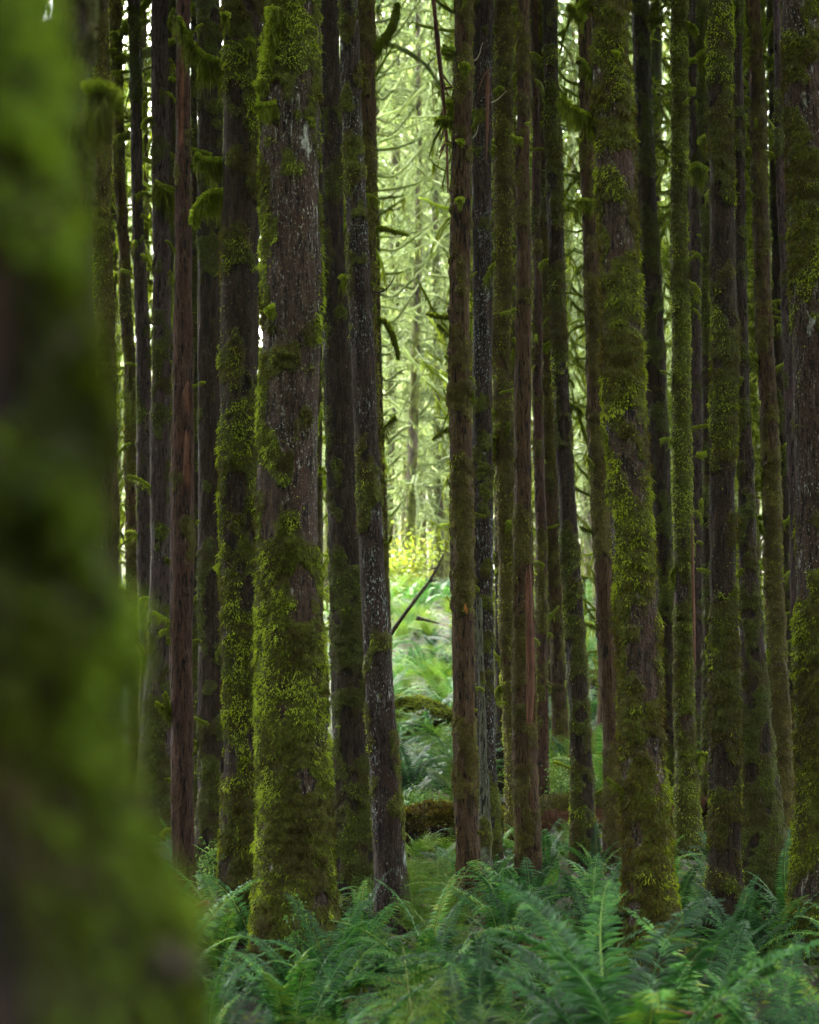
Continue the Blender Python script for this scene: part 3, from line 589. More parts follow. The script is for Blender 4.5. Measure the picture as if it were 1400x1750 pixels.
branch_px(W['t27'], 18.8, [(1310, 824), (1296, 822), (1286, 820)], 0.035, 0.03, 0.05, 500, 0.7, w=0.008)
branch_px(W['t12'], 12.2, [(780, 90), (768, 86), (755, 88)], 0.020, 0.016, 0.14, 1100, 0.78)
branch_px(W['t12'], 12.2, [(780, 186), (770, 178), (762, 178)], 0.026, 0.020, 0.10, 900, 0.7)
branch_px(W['t12'], 12.2, [(776, 208), (760, 206), (743, 208)], 0.024, 0.022, 0.06, 1100, 0.78)
branch_px(W['t12'], 12.05, [(800, 120), (794, 112), (788, 118)], 0.018, 0.018, 0.10, 700, 0.7)
branch_px(W['t12'], 12.05, [(792, 246), (786, 242), (782, 244)], 0.014, 0.013, 0.03, 300, 0.8)
branch_px(W['t12'], 12.05, [(792, 346), (786, 342), (781, 346)], 0.016, 0.016, 0.05, 400, 0.75)
branch_px(W['t12'], 12.3, [(774, 540), (762, 542), (745, 540), (728, 536)], 0.014, 0.008, 0.03, 500, 0.8)
branch_px(W['t10'], 11.6, [(600, 20), (592, 22), (585, 26)], 0.012, 0.012, 0.06, 300, 0.5)
branch_px(W['t9'], 13.4, [(592, 478), (586, 474), (582, 478)], 0.016, 0.016, 0.10, 500, 0.75)
branch_px(W['t11'], 15.0, [(636, 398), (652, 390), (675, 396), (700, 402)], 0.022, 0.012, 0.04, 700, 0.75)
branch_px(W['t11'], 15.0, [(636, 555), (655, 548), (672, 575), (682, 615)], 0.028, 0.018, 0.05, 900, 0.75)
branch_px(W['t11'], 15.0, [(636, 85), (655, 70), (672, 40), (680, 5)], 0.04, 0.03, 0.08, 1200, 0.62)
for (x, y, xx, yy) in [(1290, 690, 1276, 700), (884, 240, 872, 232)]:
    branch_px(W['t27'] if x > 1000 else W['t15'], 18.6 if x > 1000 else 13.7, [(x + 10, y), (x, y), (xx, yy)], 0.02, 0.015, 0.05, 300, 0.7)
# two trees whose long bare arms cross the pale gap
T['arm1'] = near_tree('conifer_tree', [(0, 628, 640), (630, 640, 653), (1000, 650, 665)], 31.0, 'brown', 'thin tree with many long mossy arms sweeping up across the pale gap', moss=0.6, dens=700, seed=51, stubs=0, seg=24, dz=0.04, tb=0.6)
T['arm2'] = near_tree('conifer_tree', [(0, 782, 794), (630, 782, 795), (1000, 784, 798)], 33.0, 'brown', 'thin tree behind the fibrous trunk reaching curved mossy arms into the pale gap', moss=0.6, dens=700, seed=52, stubs=0, seg=24, dz=0.04, tb=0.6)
for k in range(26):
    y = 30 + 34 * k + rng.uniform(-14, 14); dx = rng.uniform(35, 115) * (1 if k < 17 else 0.55); up = rng.uniform(0.15, 0.95); x0 = 636 + y * 0.015
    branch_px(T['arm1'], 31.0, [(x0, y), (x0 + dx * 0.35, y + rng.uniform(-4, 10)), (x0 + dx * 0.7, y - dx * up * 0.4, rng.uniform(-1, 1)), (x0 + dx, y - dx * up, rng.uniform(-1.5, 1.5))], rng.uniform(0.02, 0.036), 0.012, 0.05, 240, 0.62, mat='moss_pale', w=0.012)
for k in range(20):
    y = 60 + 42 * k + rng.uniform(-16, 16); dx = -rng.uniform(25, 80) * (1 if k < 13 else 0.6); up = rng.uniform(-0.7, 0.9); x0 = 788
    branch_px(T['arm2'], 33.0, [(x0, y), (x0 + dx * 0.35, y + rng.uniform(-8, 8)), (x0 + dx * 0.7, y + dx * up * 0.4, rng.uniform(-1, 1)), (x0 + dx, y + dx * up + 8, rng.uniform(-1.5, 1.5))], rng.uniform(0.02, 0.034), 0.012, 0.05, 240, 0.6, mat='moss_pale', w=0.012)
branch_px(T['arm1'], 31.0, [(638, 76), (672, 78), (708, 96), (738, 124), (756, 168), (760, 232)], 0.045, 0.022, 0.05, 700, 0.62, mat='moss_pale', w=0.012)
# torn red bark and split wood
def strip(tree, D, pts, w, name, mat='red_wood', th=0.004, label=None):
    root, base = tree[0], tree[1]; P = spline([at(x, y, D) - base for x, y in pts], 24); n = len(P)
    wv = np.array(w) if hasattr(w, '__len__') else np.array([w, w]); wv = np.interp(np.linspace(0, 1, n), np.linspace(0, 1, len(wv)), wv)
    wv = wv * (1 + 0.35 * (vn(P * 60) - 0.5)); X = np.array([1.0, 0, 0]); Y = np.array([0, 1.0, 0])
    V = np.stack([P - X * wv[:, None], P - Y * th, P + X * wv[:, None], P + Y * th], 1).reshape(-1, 3)
    i = np.arange(n - 1)[:, None] * 4; j = np.arange(4)[None]; j2 = (j + 1) % 4
    Q = np.stack([i + j, i + j2, i + 4 + j2, i + 4 + j], -1).reshape(-1, 4)
    o = mk(name, V, [Q], M[mat], {'tint': np.repeat(0.35 + 0.65 * vn(P * 25), 4)}, root)
    if label: o['label'] = label
    return o
strip(W['t13'], 14.98, [(835, 118), (833, 160), (833, 220), (831, 278)], [0.004, 0.022, 0.014, 0.010, 0.002], 'torn_bark', label='torn red bark strip')
strip(W['t13'], 14.96, [(835, 118), (824, 136), (817, 158)], [0.008, 0.006, 0.001], 'torn_bark')
strip(W['t15'], 13.6, [(905, 965), (907, 1010), (908, 1090), (909, 1170), (906, 1232)], [0.003, 0.012, 0.020, 0.024, 0.016], 'split_wood', label='bare orange split')
strip(W['t22'], 15.85, [(1183, 880), (1184, 960), (1186, 1050), (1188, 1150)], [0.004, 0.012, 0.014, 0.004], 'split_wood')
strip(W['t5'], 12.22, [(322, 652), (317, 672), (320, 700)], [0.008, 0.016, 0.002], 'torn_bark')
strip(W['t5'], 12.20, [(318, 735), (319, 770), (314, 812)], [0.004, 0.014, 0.006], 'torn_bark')
for pts in ([(810, 104), (818, 96), (825, 72)], [(807, 236), (814, 228), (818, 214)], [(840, 175), (850, 170), (866, 155)]):
    o = Acc(); P = spline([at(x, y, 14.9) - W['t13'][1] for x, y in pts], 8); o.add(*tube(P, np.linspace(0.006, 0.002, 8), 5)[:3]); o.make('twig', M['pale_twig'], W['t13'][0])
for tr, D, pts in (('t7', 10.9, [(380, 420), (362, 440), (345, 455), (332, 458)]), ('t10', 11.6, [(636, 500), (655, 498), (668, 485), (675, 470)]), ('t5', 12.3, [(300, 104), (290, 108), (286, 102)]), ('t20', 9.9, [(1100, 490), (1112, 492), (1120, 480)])):
    o = Acc(); P = spline([at(x, y, D) - W[tr][1] for x, y in pts], 10); o.add(*tube(P, np.linspace(0.006, 0.002, 10), 5)[:3]); o.make('twig', M['twig'], W[tr][0])

# ------------------------------------------------------------------ far and filling trees
def mossy_trunk_mesh(H, r, bark, seed, seg=18, drape=0.0):
    Z = np.concatenate([np.arange(-0.4, 14, 0.12), np.arange(14, H, 1.0)]); th = np.arange(seg) * 2 * np.pi / seg
    ZZ, TH = np.meshgrid(Z, th, indexing='ij'); rr = r * np.clip(1 - ZZ / (H + 1), 0.08, 1) * (1 + 0.35 * np.exp(-np.clip(ZZ, 0, 99) / 0.3))
    q = np.stack([np.cos(TH) * 1.2 + seed * 5, np.sin(TH) * 1.2, ZZ * 0.9], -1)
    mask = ss(0.36, 0.62, fbm(q, 3, seed)); rr = rr * (1 + 0.14 * (fbm(q * 2.5, 2, seed + 4) - 0.5) + drape * mask * 0.3)
    sway = 0.12 * np.sin(ZZ * 0.25 + seed)
    V = np.stack([rr * np.cos(TH) + sway, rr * np.sin(TH), ZZ], -1).reshape(-1, 3)
    i = np.arange(len(Z) - 1)[:, None] * seg; j = np.arange(seg)[None]; j2 = (j + 1) % seg
    Q = np.stack([i + j, i + j2, i + seg + j2, i + seg + j], -1).reshape(-1, 4)
    o = mk('trunk', V, [Q], B[bark], {'moss': np.clip(mask + drape * 0.4, 0, 1).ravel(), 'wood': np.zeros(mask.size)}); me = o.data; bpy.data.objects.remove(o); return me
def limbs_mesh(kind, seed, mat):
    acc = Acc(); rs = np.random.default_rng(seed)
    if kind == 'short': nb, z0, z1, lo, hi = 230, 0.8, 15, 0.15, 1.15
    else: nb, z0, z1, lo, hi = 200, 2.2, 24, 0.9, 3.8
    for b in range(nb):
        z = rs.uniform(z0, z1); a = rs.uniform(0, 2 * np.pi); Lh = (lo + (hi - lo) * rs.uniform() ** 1.7) * (0.5 + 0.5 * min(1, z / 6))
        dip = rs.uniform(-0.55, 0.15) if rs.uniform() < 0.75 else rs.uniform(0.2, 0.9); lift = rs.uniform(0.1, 0.8)
        s = np.linspace(0, 1, 9); ca, sa = np.cos(a), np.sin(a); bend = rs.uniform(-0.35, 0.35) * Lh
        hx = Lh * s; lift = lift * (1.6 if rs.uniform() < 0.4 else 0.7); hz = z + Lh * (dip * s + lift * s ** 2.2); side = bend * s * s + rs.normal(size=9) * 0.015 * Lh
        if rs.uniform() < 0.18: hz = z + Lh * (0.35 * s - 1.1 * s ** 3)           # arching over
        P = np.stack([ca * hx - sa * side + 0.12 * np.sin(z * 0.25 + seed), sa * hx + ca * side, hz + rs.normal(size=9) * 0.012 * Lh], -1)
        r = (0.032 if kind == 'short' else 0.034) * rs.uniform(0.6, 1.2)
        rad = r * np.linspace(1, 0.42, 9) * (1 + 0.4 * rs.normal(size=9) * 0.35); rad[0] *= 0.7; rad[-1] *= 0.5
        V, Q, Tt = tube(P, np.abs(rad) + 0.003, 6); acc.add(V, Q, Tt, rs.uniform(0.25, 0.9))
        nh = int((10 if kind == 'short' else 26) * Lh / hi * 2) + 3       # hanging moss
        u = rs.uniform(0, 7.99, nh); i = u.astype(int); f = (u - i)[:, None]; c = P[i] * (1 - f) + P[i + 1] * f
        D = np.tile([0, 0, -1.0], (nh, 1)) + rs.normal(size=(nh, 3)) * 0.12
        V, Q, Tt, t = blades(c, D, rs.uniform(0.015, 0.04, nh), rs.uniform(0.05, 0.20, nh), rs.uniform(0.1, 0.7, nh)); acc.add(V, Q, Tt, t)
        if kind == 'long' or rs.uniform() < 0.4:       # side shoots
            for q in range(rs.integers(1, 4)):
                i = rs.integers(2, 8); aa = a + rs.choice([-1, 1]) * rs.uniform(0.4, 1.0); l2 = Lh * rs.uniform(0.15, 0.4)
                s2 = np.linspace(0, 1, 5)[:, None]
                P2 = P[i] + s2 * l2 * np.array([[np.cos(aa), np.sin(aa), rs.uniform(-0.5, 0.4)]]) + s2 ** 2 * np.array([[0, 0, l2 * rs.uniform(0, 0.6)]])
                V, Q, Tt = tube(P2, r * np.linspace(0.55, 0.2, 5), 5); acc.add(V, Q, Tt, rs.uniform(0.3, 0.9))
    o = acc.make('crown', M[mat]); me = o.data; bpy.data.objects.remove(o); return me  # all mossy branches of one tree in one mesh, no needle crown
def far_needles(seed):
    n = 1800; rs = np.random.default_rng(seed); nb = 80; bz = rs.uniform(0, 1, nb); ba = rs.uniform(0, 2 * np.pi, nb)
    bi = rs.integers(0, nb, n); u = rs.uniform(0.25, 1, n); R_ = (1 - bz[bi]) ** 0.7 * 3.2 + 0.4; a = ba[bi] + rs.normal(size=n) * 0.09
    P = np.stack([np.cos(a) * R_ * u, np.sin(a) * R_ * u, bz[bi] * 15 - 1.3 * u * u + rs.normal(size=n) * 0.10], -1)
    D = np.stack([np.cos(a), np.sin(a), -0.5 + 0 * a], -1) + rs.normal(size=(n, 3)) * 0.5; D /= np.linalg.norm(D, axis=1)[:, None]
    V, Q, Tt, t = blades(P, D, rs.uniform(0.05, 0.11, n), rs.uniform(0.15, 0.4, n), rs.uniform(0, 1, n))
    acc = Acc(); acc.add(V, Q, Tt, t); o = acc.make('foliage', M['needle_far'], smooth=False); me = o.data; bpy.data.objects.remove(o); return me
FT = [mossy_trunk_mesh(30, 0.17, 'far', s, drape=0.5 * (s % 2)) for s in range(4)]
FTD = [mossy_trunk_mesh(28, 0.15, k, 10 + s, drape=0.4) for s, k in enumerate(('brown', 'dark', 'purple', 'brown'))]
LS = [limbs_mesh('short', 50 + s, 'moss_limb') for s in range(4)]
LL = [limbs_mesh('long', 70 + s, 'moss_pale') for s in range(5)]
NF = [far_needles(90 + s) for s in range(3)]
CD = CROWNS[3:]; CROWNS = CROWNS[:3]
def inst_tree(px, D, trunks, limbs, label, group, scale=1.0, needles=None, zn=14.0):
    x = (px - CX) / F * D / math.cos(PITCH); z = float(gz(x, D)); s = scale * rng.uniform(0.85, 1.15)
    root = thing('conifer_tree', (x, D, z), label, 'tree', group, rng.uniform(0, 6.28))
    root.scale = (s, s, s * rng.uniform(0.95, 1.1)); root.rotation_euler = (rng.normal() * 0.008, rng.normal() * (0.004 if D < 45 else 0.012), rng.uniform(0, 6.28))
    link(trunks[rng.integers(0, len(trunks))], 'trunk', root)
    if limbs: link(limbs[rng.integers(0, len(limbs))], 'branches' if False else 'crown', root)  # this crown is the merged mossy branches, dead ones on the filling trees
    if needles:
        zn = max(zn, (3.5 + 0.37 * D - z) / s) if D < 62 else zn
        o = link(needles[rng.integers(0, len(needles))], 'foliage', root); o.location = (0, 0, zn)
FILLG = 'slender mossy conifers deep in the stand'
FILL = [(150, 26), (172, 30), (236, 30), (270, 24), (318, 31), (372, 33), (420, 28), (470, 31), (540, 27), (588, 29),
        (795, 36), (826, 26), (858, 30), (872, 24), (893, 33), (918, 38), (934, 30), (946, 36), (1030, 25), (1056, 31),
        (1085, 27), (1118, 33), (1166, 30), (1188, 26), (1232, 28), (1244, 36), (1290, 30), (1312, 26), (1346, 24), (1392, 32), (1204, 38)]
for px, D in FILL:
    inst_tree(px, D, FTD, LS, 'slender trunk with short mossy dead branches, crowded deep behind the nearer trunks', FILLG, 0.8 + 0.25 * rng.uniform(), CROWNS if D < 29 else (NF if D < 34 else None), 13.0)
for px, D in [(598, 30), (806, 34), (590, 36), (818, 28), (598, 43), (800, 41)]:  # hidden trees added so their dense crowns shade the fern bank
    inst_tree(px, D, FTD, None, 'straight slender conifer hidden beside the pale gap, added to shade the bank', 'added shade conifers beside the pale gap', 0.9, CD, 13.0)
for px, D in [(640, 50), (790, 52), (306, 46), (962, 52), (1008, 56), (1164, 50), (190, 44), (1335, 42), (1262, 40), (870, 42)]:
    inst_tree(px, D, FT, LL, 'long-armed conifer trailing curved mossy branches, half hidden behind nearer trunks', 'long-armed mossy conifers behind the stand', 0.9, None)
FARG = 'pale far conifers beyond the fern bank'
far = [(703, 48), (748, 50), (768, 56), (722, 64), (690, 60), (664, 52), (780, 70), (738, 78), (675, 82), (710, 95), (760, 100), (650, 70)]
for k in range(85):
    D = 58 + 90 * rng.uniform() ** 0.8; far.append((rng.uniform(-250, 1650), D))
for k in range(16):
    q = rng.uniform(-320, 1720)
    if not (632 < q < 792 or 968 < q < 1010 or 1132 < q < 1156 or 195 < q < 216 or 286 < q < 300 or 1262 < q < 1282): far.append((q, rng.uniform(40, 60)))
far += [(966, 92), (982, 110), (998, 84), (974, 130), (1134, 96), (1146, 118), (1154, 84), (1140, 140), (292, 120), (1270, 100)]
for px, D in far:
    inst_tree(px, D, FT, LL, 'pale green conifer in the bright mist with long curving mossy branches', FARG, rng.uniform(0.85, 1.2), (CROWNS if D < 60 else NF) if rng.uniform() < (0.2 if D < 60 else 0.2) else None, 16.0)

# unseen shade trees beside and behind the camera, added to cut frontal light
shade = []; tries = 0
while len(shade) < 120 and tries < 6000:
    tries += 1; x = rng.uniform(-30, 30); y = rng.uniform(-26, 38)
    if (y > -1 and abs(x) < 0.25 * y + 1.6) or x * x + y * y < 5 or any((x - a) ** 2 + (y - b) ** 2 < 2.7 ** 2 for a, b in shade): continue
    shade.append((x, y))
for (x, y) in shade:
    z = float(gz(x, y)); root = thing('conifer_tree', (x, y, z), 'tall mossy conifer outside the view, added to cut frontal light on the stand', 'tree', 'added shade conifers outside the view')
    link(FTD[rng.integers(0, 4)], 'trunk', root); link(LS[rng.integers(0, 4)], 'crown', root)
    o = link(CD[rng.integers(0, 3)], 'foliage', root); o.location = (0, 0, 10.5 if y > 2 else 5.0); o.scale = (1.25, 1.25, 1 if y > 2 else 1.3)

# ------------------------------------------------------------------ ferns
def frond_mesh(kind, seed):
    rs = np.random.default_rng(seed); acc = Acc(); n = 40
    e0 = R([78, 62, 50, 70, 40, 84][seed % 6]); drop = R([95, 85, 80, 60, 75, 70][seed % 6]); s = np.linspace(0, 1, n)
    el = e0 - drop * s ** 1.5; ds = 1 / (n - 1)
    x = np.concatenate([[0], np.cumsum(np.cos(el[:-1]) * ds)]); z = np.concatenate([[0], np.cumsum(np.sin(el[:-1]) * ds)])
    y = rs.uniform(-0.16, 0.16) * s ** 2; P = np.stack([x, y, z], -1)
    V, Q, Tt = tube(P[::3], np.linspace(0.006, 0.0015, len(P[::3])), 4); acc.add(V, Q, Tt, 0.75)
    Tn = np.gradient(P, axis=0); Tn /= np.linalg.norm(Tn, axis=1)[:, None]
    S = np.cross(Tn, [0, 0, 1.0]); S /= np.linalg.norm(S, axis=1)[:, None] + 1e-9; U = np.cross(S, Tn)
    tw = rs.uniform(-0.35, 0.35); S, U = S * np.cos(tw) + U * np.sin(tw), U * np.cos(tw) - S * np.sin(tw)
    if kind == 'sword':
        m = 46; u = np.linspace(0.13, 0.995, m)
        for side in (-1, 1):
            uu = u + rs.normal(size=m) * 0.003; idx = np.clip(uu * (n - 1), 0, n - 1.001); i = idx.astype(int); f = (idx - i)[:, None]
            c = P[i] * (1 - f) + P[i + 1] * f
            ln = 0.125 * np.minimum(1, (u - 0.06) / 0.2) * np.clip((1.02 - u) / 0.62, 0, 1) ** 0.75 * (1 + rs.normal(size=m) * 0.06) + 0.006
            d = side * S[i] + Tn[i] * (0.28 + 0.25 * u[:, None]) + U[i] * (0.16 + rs.normal(size=(m, 1)) * 0.12); d /= np.linalg.norm(d, axis=1)[:, None]
            w = np.minimum(0.0115, ln * 0.28)[:, None]; ln = ln[:, None]
            tip = c + d * ln - np.array([0, 0, 1.0]) * ln * rs.uniform(0.12, 0.35, (m, 1)); mid = c + d * ln * 0.35
            up = U[i] * 0.004
            Vp = np.stack([c - Tn[i] * w * 0.35, mid - Tn[i] * w * 0.75, tip, mid + Tn[i] * w, c + Tn[i] * w * 0.4, mid + up], 1).reshape(-1, 3)
            b = np.arange(m)[:, None] * 6
            Tt = np.concatenate([b + np.array([[a_, b_, 5]]) for a_, b_ in ((0, 1), (1, 2), (2, 3), (3, 4))]); acc.add(Vp, None, Tt, np.repeat(np.clip(0.45 + rs.normal(size=m) * 0.14, 0, 1), 6))
    else:
        m = 22; u = np.linspace(0.16, 0.98, m)
        for side in (-1, 1):
            for k, uk in enumerate(u):
                i = min(int(uk * (n - 1)), n - 1); ln = 0.21 * math.sin(math.pi * min(1, (uk * 0.95 + 0.12))) ** 0.8 + 0.01
                d = side * S[i] + Tn[i] * (0.35 + rs.normal() * 0.05) + U[i] * 0.1; d /= np.linalg.norm(d)
                q = max(5, int(ln * 60)); t = np.linspace(0.06, 1, q)[:, None]; c = P[i] + d * ln * t - np.array([0, 0, 1.0]) * ln * 0.25 * t ** 2
                for s2 in (-1, 1):
                    e = Tn[i] * s2 + d * 0.45; e /= np.linalg.norm(e); l2 = (0.026 * (1 - t * 0.85) * ln / 0.2 + 0.003)
                    Vp = np.stack([c - d * 0.004, c + d * 0.006, c + e * l2 + rs.normal(size=(q, 3)) * 0.002], 1).reshape(-1, 3)
                    acc.add(Vp, None, np.arange(q * 3).reshape(-1, 3), np.repeat(np.clip(0.5 + rs.normal(size=q) * 0.12, 0, 1), 3))
    o = acc.make('frond', M['fern' if kind == 'sword' else 'lady_fern'], smooth=False); me = o.data; bpy.data.objects.remove(o); return me
SW = [frond_mesh('sword', s) for s in range(12)]
LD = [frond_mesh('lady', s) for s in range(6)]
DEAD = []
M['dead_frond'] = leaf_mat('dead_frond_leaf', [(0, (0.05, 0.025, 0.010)), (1, (0.22, 0.12, 0.05))], 0.2, 0.8, 0.1, 0.5)
for k in (1, 2, 4):
    me = SW[k].copy(); me.materials.clear(); me.materials.append(M['dead_frond']); DEAD.append(me)
_clear = lambda x, y: all((x - a) ** 2 + (y - b) ** 2 > (r + 0.10) ** 2 for a, b, r in NEAR)
def fern(x, y, size, label, group, kind='sword', nf=None, az=None, z=None, var=None):
    root = thing('sword_fern' if kind == 'sword' else 'lady_fern', (x, y, float(gz(x, y)) if z is None else z), label, 'fern', group, 0)
    nf = nf or int(rng.integers(12, 19)); P = SW if kind == 'sword' else LD
    for k in range(nf):
        a = (az[k] if az and k < len(az) else k * 2 * np.pi / nf + rng.normal() * 0.25)
        o = link(P[rng.integers(0, len(P)) if var is None else var[k % len(var)]], 'frond', root); s = size * (rng.uniform(0.7, 1.12) if var is None else rng.uniform(0.95, 1.05))
        o.scale = (s, s, s); o.rotation_euler = (rng.normal() * 0.12, rng.uniform(-0.25, 0.2), a); o.location = (0.03 * math.cos(a), 0.03 * math.sin(a), 0)
    for k in range(int(rng.integers(1, 4))):
        o = link(DEAD[rng.integers(0, 3)], 'dead_frond', root); s = size * rng.uniform(0.6, 0.9); o['label'] = 'withered brown frond'
        o.scale = (s, s, s); o.rotation_euler = (rng.normal() * 0.4, rng.uniform(0.5, 1.0), rng.uniform(0, 6.28))
    return root
G1 = 'sword ferns of the forest floor'; L1 = 'dark green sword fern with arching fronds on the forest floor'
# ferns with a place of their own in the photograph
HERO = [(1090, 1790, 6.2, 1.38, 'large sword fern whose long frond arches before the brown fibrous trunk', 'sword', [3.15, 2.75, 3.6, 2.2, 1.5, 0.8, 0.3, 5.5, 4.6, 3.9], [0, 6, 0, 5, 3, 0, 1, 2, 6, 1]),
        (540, 1760, 5.8, 1.1, 'blurred sword fern with one frond sweeping up past the white-spotted trunk', 'sword', [0.35, 0.7, 1.1, 2.0, 2.6, 3.3, 4.2, 5.2, 6.0]),
        (420, 1760, 5.2, 1.05, 'blurred sword fern standing before the two thickest mossy trunks', 'sword', None),
        (1095, 1760, 6.4, 1.05, 'upright bright sword fern in front of the big leaning brown trunk', 'sword', [1.5, 1.7, 2.0, 1.2, 0.8, 2.6, 4.0, 5.2, 6.0]),
        (1330, 1790, 6.8, 0.95, 'blue-green sword fern in front of the thick edge trunk', 'sword', [2.9, 2.4, 3.4, 1.8, 1.0, 0.4, 5.4, 4.4]),
        (660, 1740, 6.4, 0.95, 'yellow-green feathery fern at the bottom edge beside the blurred fern', 'lady', None),
        (740, 1790, 6.2, 0.95, 'pale feathery fern low at the bottom edge under the arching frond', 'lady', None),
        (850, 1790, 6.2, 1.0, 'sword fern with broad fronds at the bottom edge below the fibrous trunk', 'sword', None),
        (1200, 1800, 6.0, 0.9, 'low sword fern at the bottom edge between two dark trunks', 'sword', None)]
for px, py, D, s, lab, kind, az, *vr in HERO:
    p = at(px, py, D); fern(p[0], p[1], s * 0.86, lab, None, kind, az=az, nf=max(11, len(az) if az else 0), var=vr[0] if vr else None)
placed = [(at(h[0], h[1], h[2])[0], h[2]) for h in HERO]
cnt = 0; tries = 0
while cnt < 140 and tries < 9000:
    tries += 1; D = 6.3 + 13.5 * rng.uniform() ** 1.25; px = rng.uniform(240, 1480); x = (px - CX) / F * D
    if (D > 16.9 and px > 620) or (D < 9.6 and 1035 < px < 1175) or (D > 15.6 and 690 < px < 775): continue
    if D < 7.2 and 760 < px < 1100: continue
    if not _clear(x, D) or any((x - a) ** 2 + (D - b) ** 2 < (0.33 + 0.012 * D) ** 2 for a, b in placed): continue
    if px < 640 and D > 13 and rng.uniform() < 0.6: continue
    placed.append((x, D)); lady = rng.uniform() < (0.45 if 560 < px < 800 else 0.16); cnt += 1
    fern(x, D, rng.uniform(0.42, 0.74) * (0.85 if lady else 1) * (0.70 if D > 12.5 else 1), 'pale yellow-green feathery fern on the forest floor' if lady else L1, 'feathery pale ferns of the forest floor' if lady else G1, 'lady' if lady else 'sword', nf=int(rng.integers(9, 15)))
for px, D in [(700, 15.2), (722, 14.6), (748, 15.1), (768, 14.4), (715, 15.9), (755, 15.8), (890, 16.3), (930, 16.5), (960, 15.9), (1080, 16.6), (1215, 16.4)] + [(rng.uniform(640, 860), rng.uniform(12.8, 16.2)) for _ in range(30)]:
    x = (px - CX) / F * D; fern(x, D, rng.uniform(0.3, 0.46), 'little fern growing at the foot of the fallen logs', 'little ferns by the fallen logs', 'lady' if px < 770 else 'sword', nf=9)
# the fern bank: smaller in the picture, one mesh each
def clump_mesh(seed, kind='sword'):
    rs = np.random.default_rng(seed); acc = Acc(); nf = 15
    for k in range(nf):
        me = (SW if kind == 'sword' else LD)[rs.integers(0, 12 if kind == 'sword' else 6)]; V = np.zeros(len(me.vertices) * 3); me.vertices.foreach_get('co', V); V = V.reshape(-1, 3)
        a = k * 2 * np.pi / nf + rs.normal() * 0.2; sc = rs.uniform(0.7, 1.1); c, s = np.cos(a), np.sin(a); V = V * sc; V = np.stack([V[:, 0] * c - V[:, 1] * s, V[:, 0] * s + V[:, 1] * c, V[:, 2]], -1)
        ls = np.zeros(len(me.polygons), int); lt = np.zeros(len(me.polygons), int); me.polygons.foreach_get('loop_start', ls); me.polygons.foreach_get('loop_total', lt)
        li = np.zeros(len(me.loops), int); me.loops.foreach_get('vertex_index', li)
        q = ls[lt == 4]; t = ls[lt == 3]; tt = np.zeros(len(V)); me.attributes['tint'].data.foreach_get('value', tt)
        acc.add(V, li[q[:, None] + np.arange(4)] if len(q) else None, li[t[:, None] + np.arange(3)] if len(t) else None, np.clip(tt + rs.normal() * 0.12, 0, 1))
    o = acc.make('sword_fern', M['fern' if kind == 'sword' else 'lady_fern'], smooth=False); me = o.data; bpy.data.objects.remove(o); return me
CL = [clump_mesh(s) for s in range(5)]; CLL = [clump_mesh(20 + s, 'lady') for s in range(2)]
pl = []; tries = 0
while len(pl) < 270 and tries < 20000:
    tries += 1; D = 19.5 + 30 * rng.uniform() ** 1.1; px = rng.choice([rng.uniform(640, 800), rng.uniform(640, 800), rng.uniform(920, 1080), rng.uniform(-60, 1460)]); x = (px - CX) / F * D
    if any((x - a) ** 2 + (D - b) ** 2 < 0.52 ** 2 for a, b in pl) or not _clear(x, D): continue
    pl.append((x, D)); lady = rng.uniform() < (0.65 if D > 38 else 0.25)
    me = CLL[rng.integers(0, 2)] if lady else CL[rng.integers(0, 5)]
    o = link(me, 'lady_fern' if lady else 'sword_fern', None, (x, D, float(gz(x, D)))); s = rng.uniform(0.6, 1.0)
    o.scale = (s, s, s); o.rotation_euler = (0, 0, rng.uniform(0, 6.28))
    tag(o, 'small yellow-green feathery fern growing on the bright bank' if lady else 'small sword fern growing on the rising bank beyond the logs', 'fern', 'feathery ferns of the bank' if lady else 'sword ferns of the bank')

# ------------------------------------------------------------------ ground cover (uncountable)
def cover():
    n = 60000; D = 4.5 + 46 * rng.uniform(0, 1, n) ** 1.15; x = rng.uniform(-0.26, 0.26, n) * D
    z = gz(x, D); p = np.stack([x, D, z], -1); dens = fbm(p * 0.9, 3, 61); k = dens > 0.42; p = p[k]; n = len(p)
    p[:, 2] += rng.uniform(0.0, 0.10, n) * (0.5 + dens[k])
    Dd = rng.normal(size=(n, 3)) * 0.8; Dd[:, 2] = np.abs(Dd[:, 2]) * 0.5; Dd /= np.linalg.norm(Dd, axis=1)[:, None]
    sc = 1 + p[:, 1] / 40
    V, Q, Tt, a = blades(p, Dd, rng.uniform(0.010, 0.030, n) * sc, rng.uniform(0.02, 0.055, n) * sc, np.clip(fbm(p * 1.3, 2, 71) + rng.normal(size=n) * 0.18, 0, 1))
    acc = Acc(); acc.add(V, Q, Tt, a); tag(acc.make('undergrowth', M['cover'], smooth=False), 'low mossy undergrowth and tiny leaves covering the forest floor', 'undergrowth', kind='stuff')
cover()

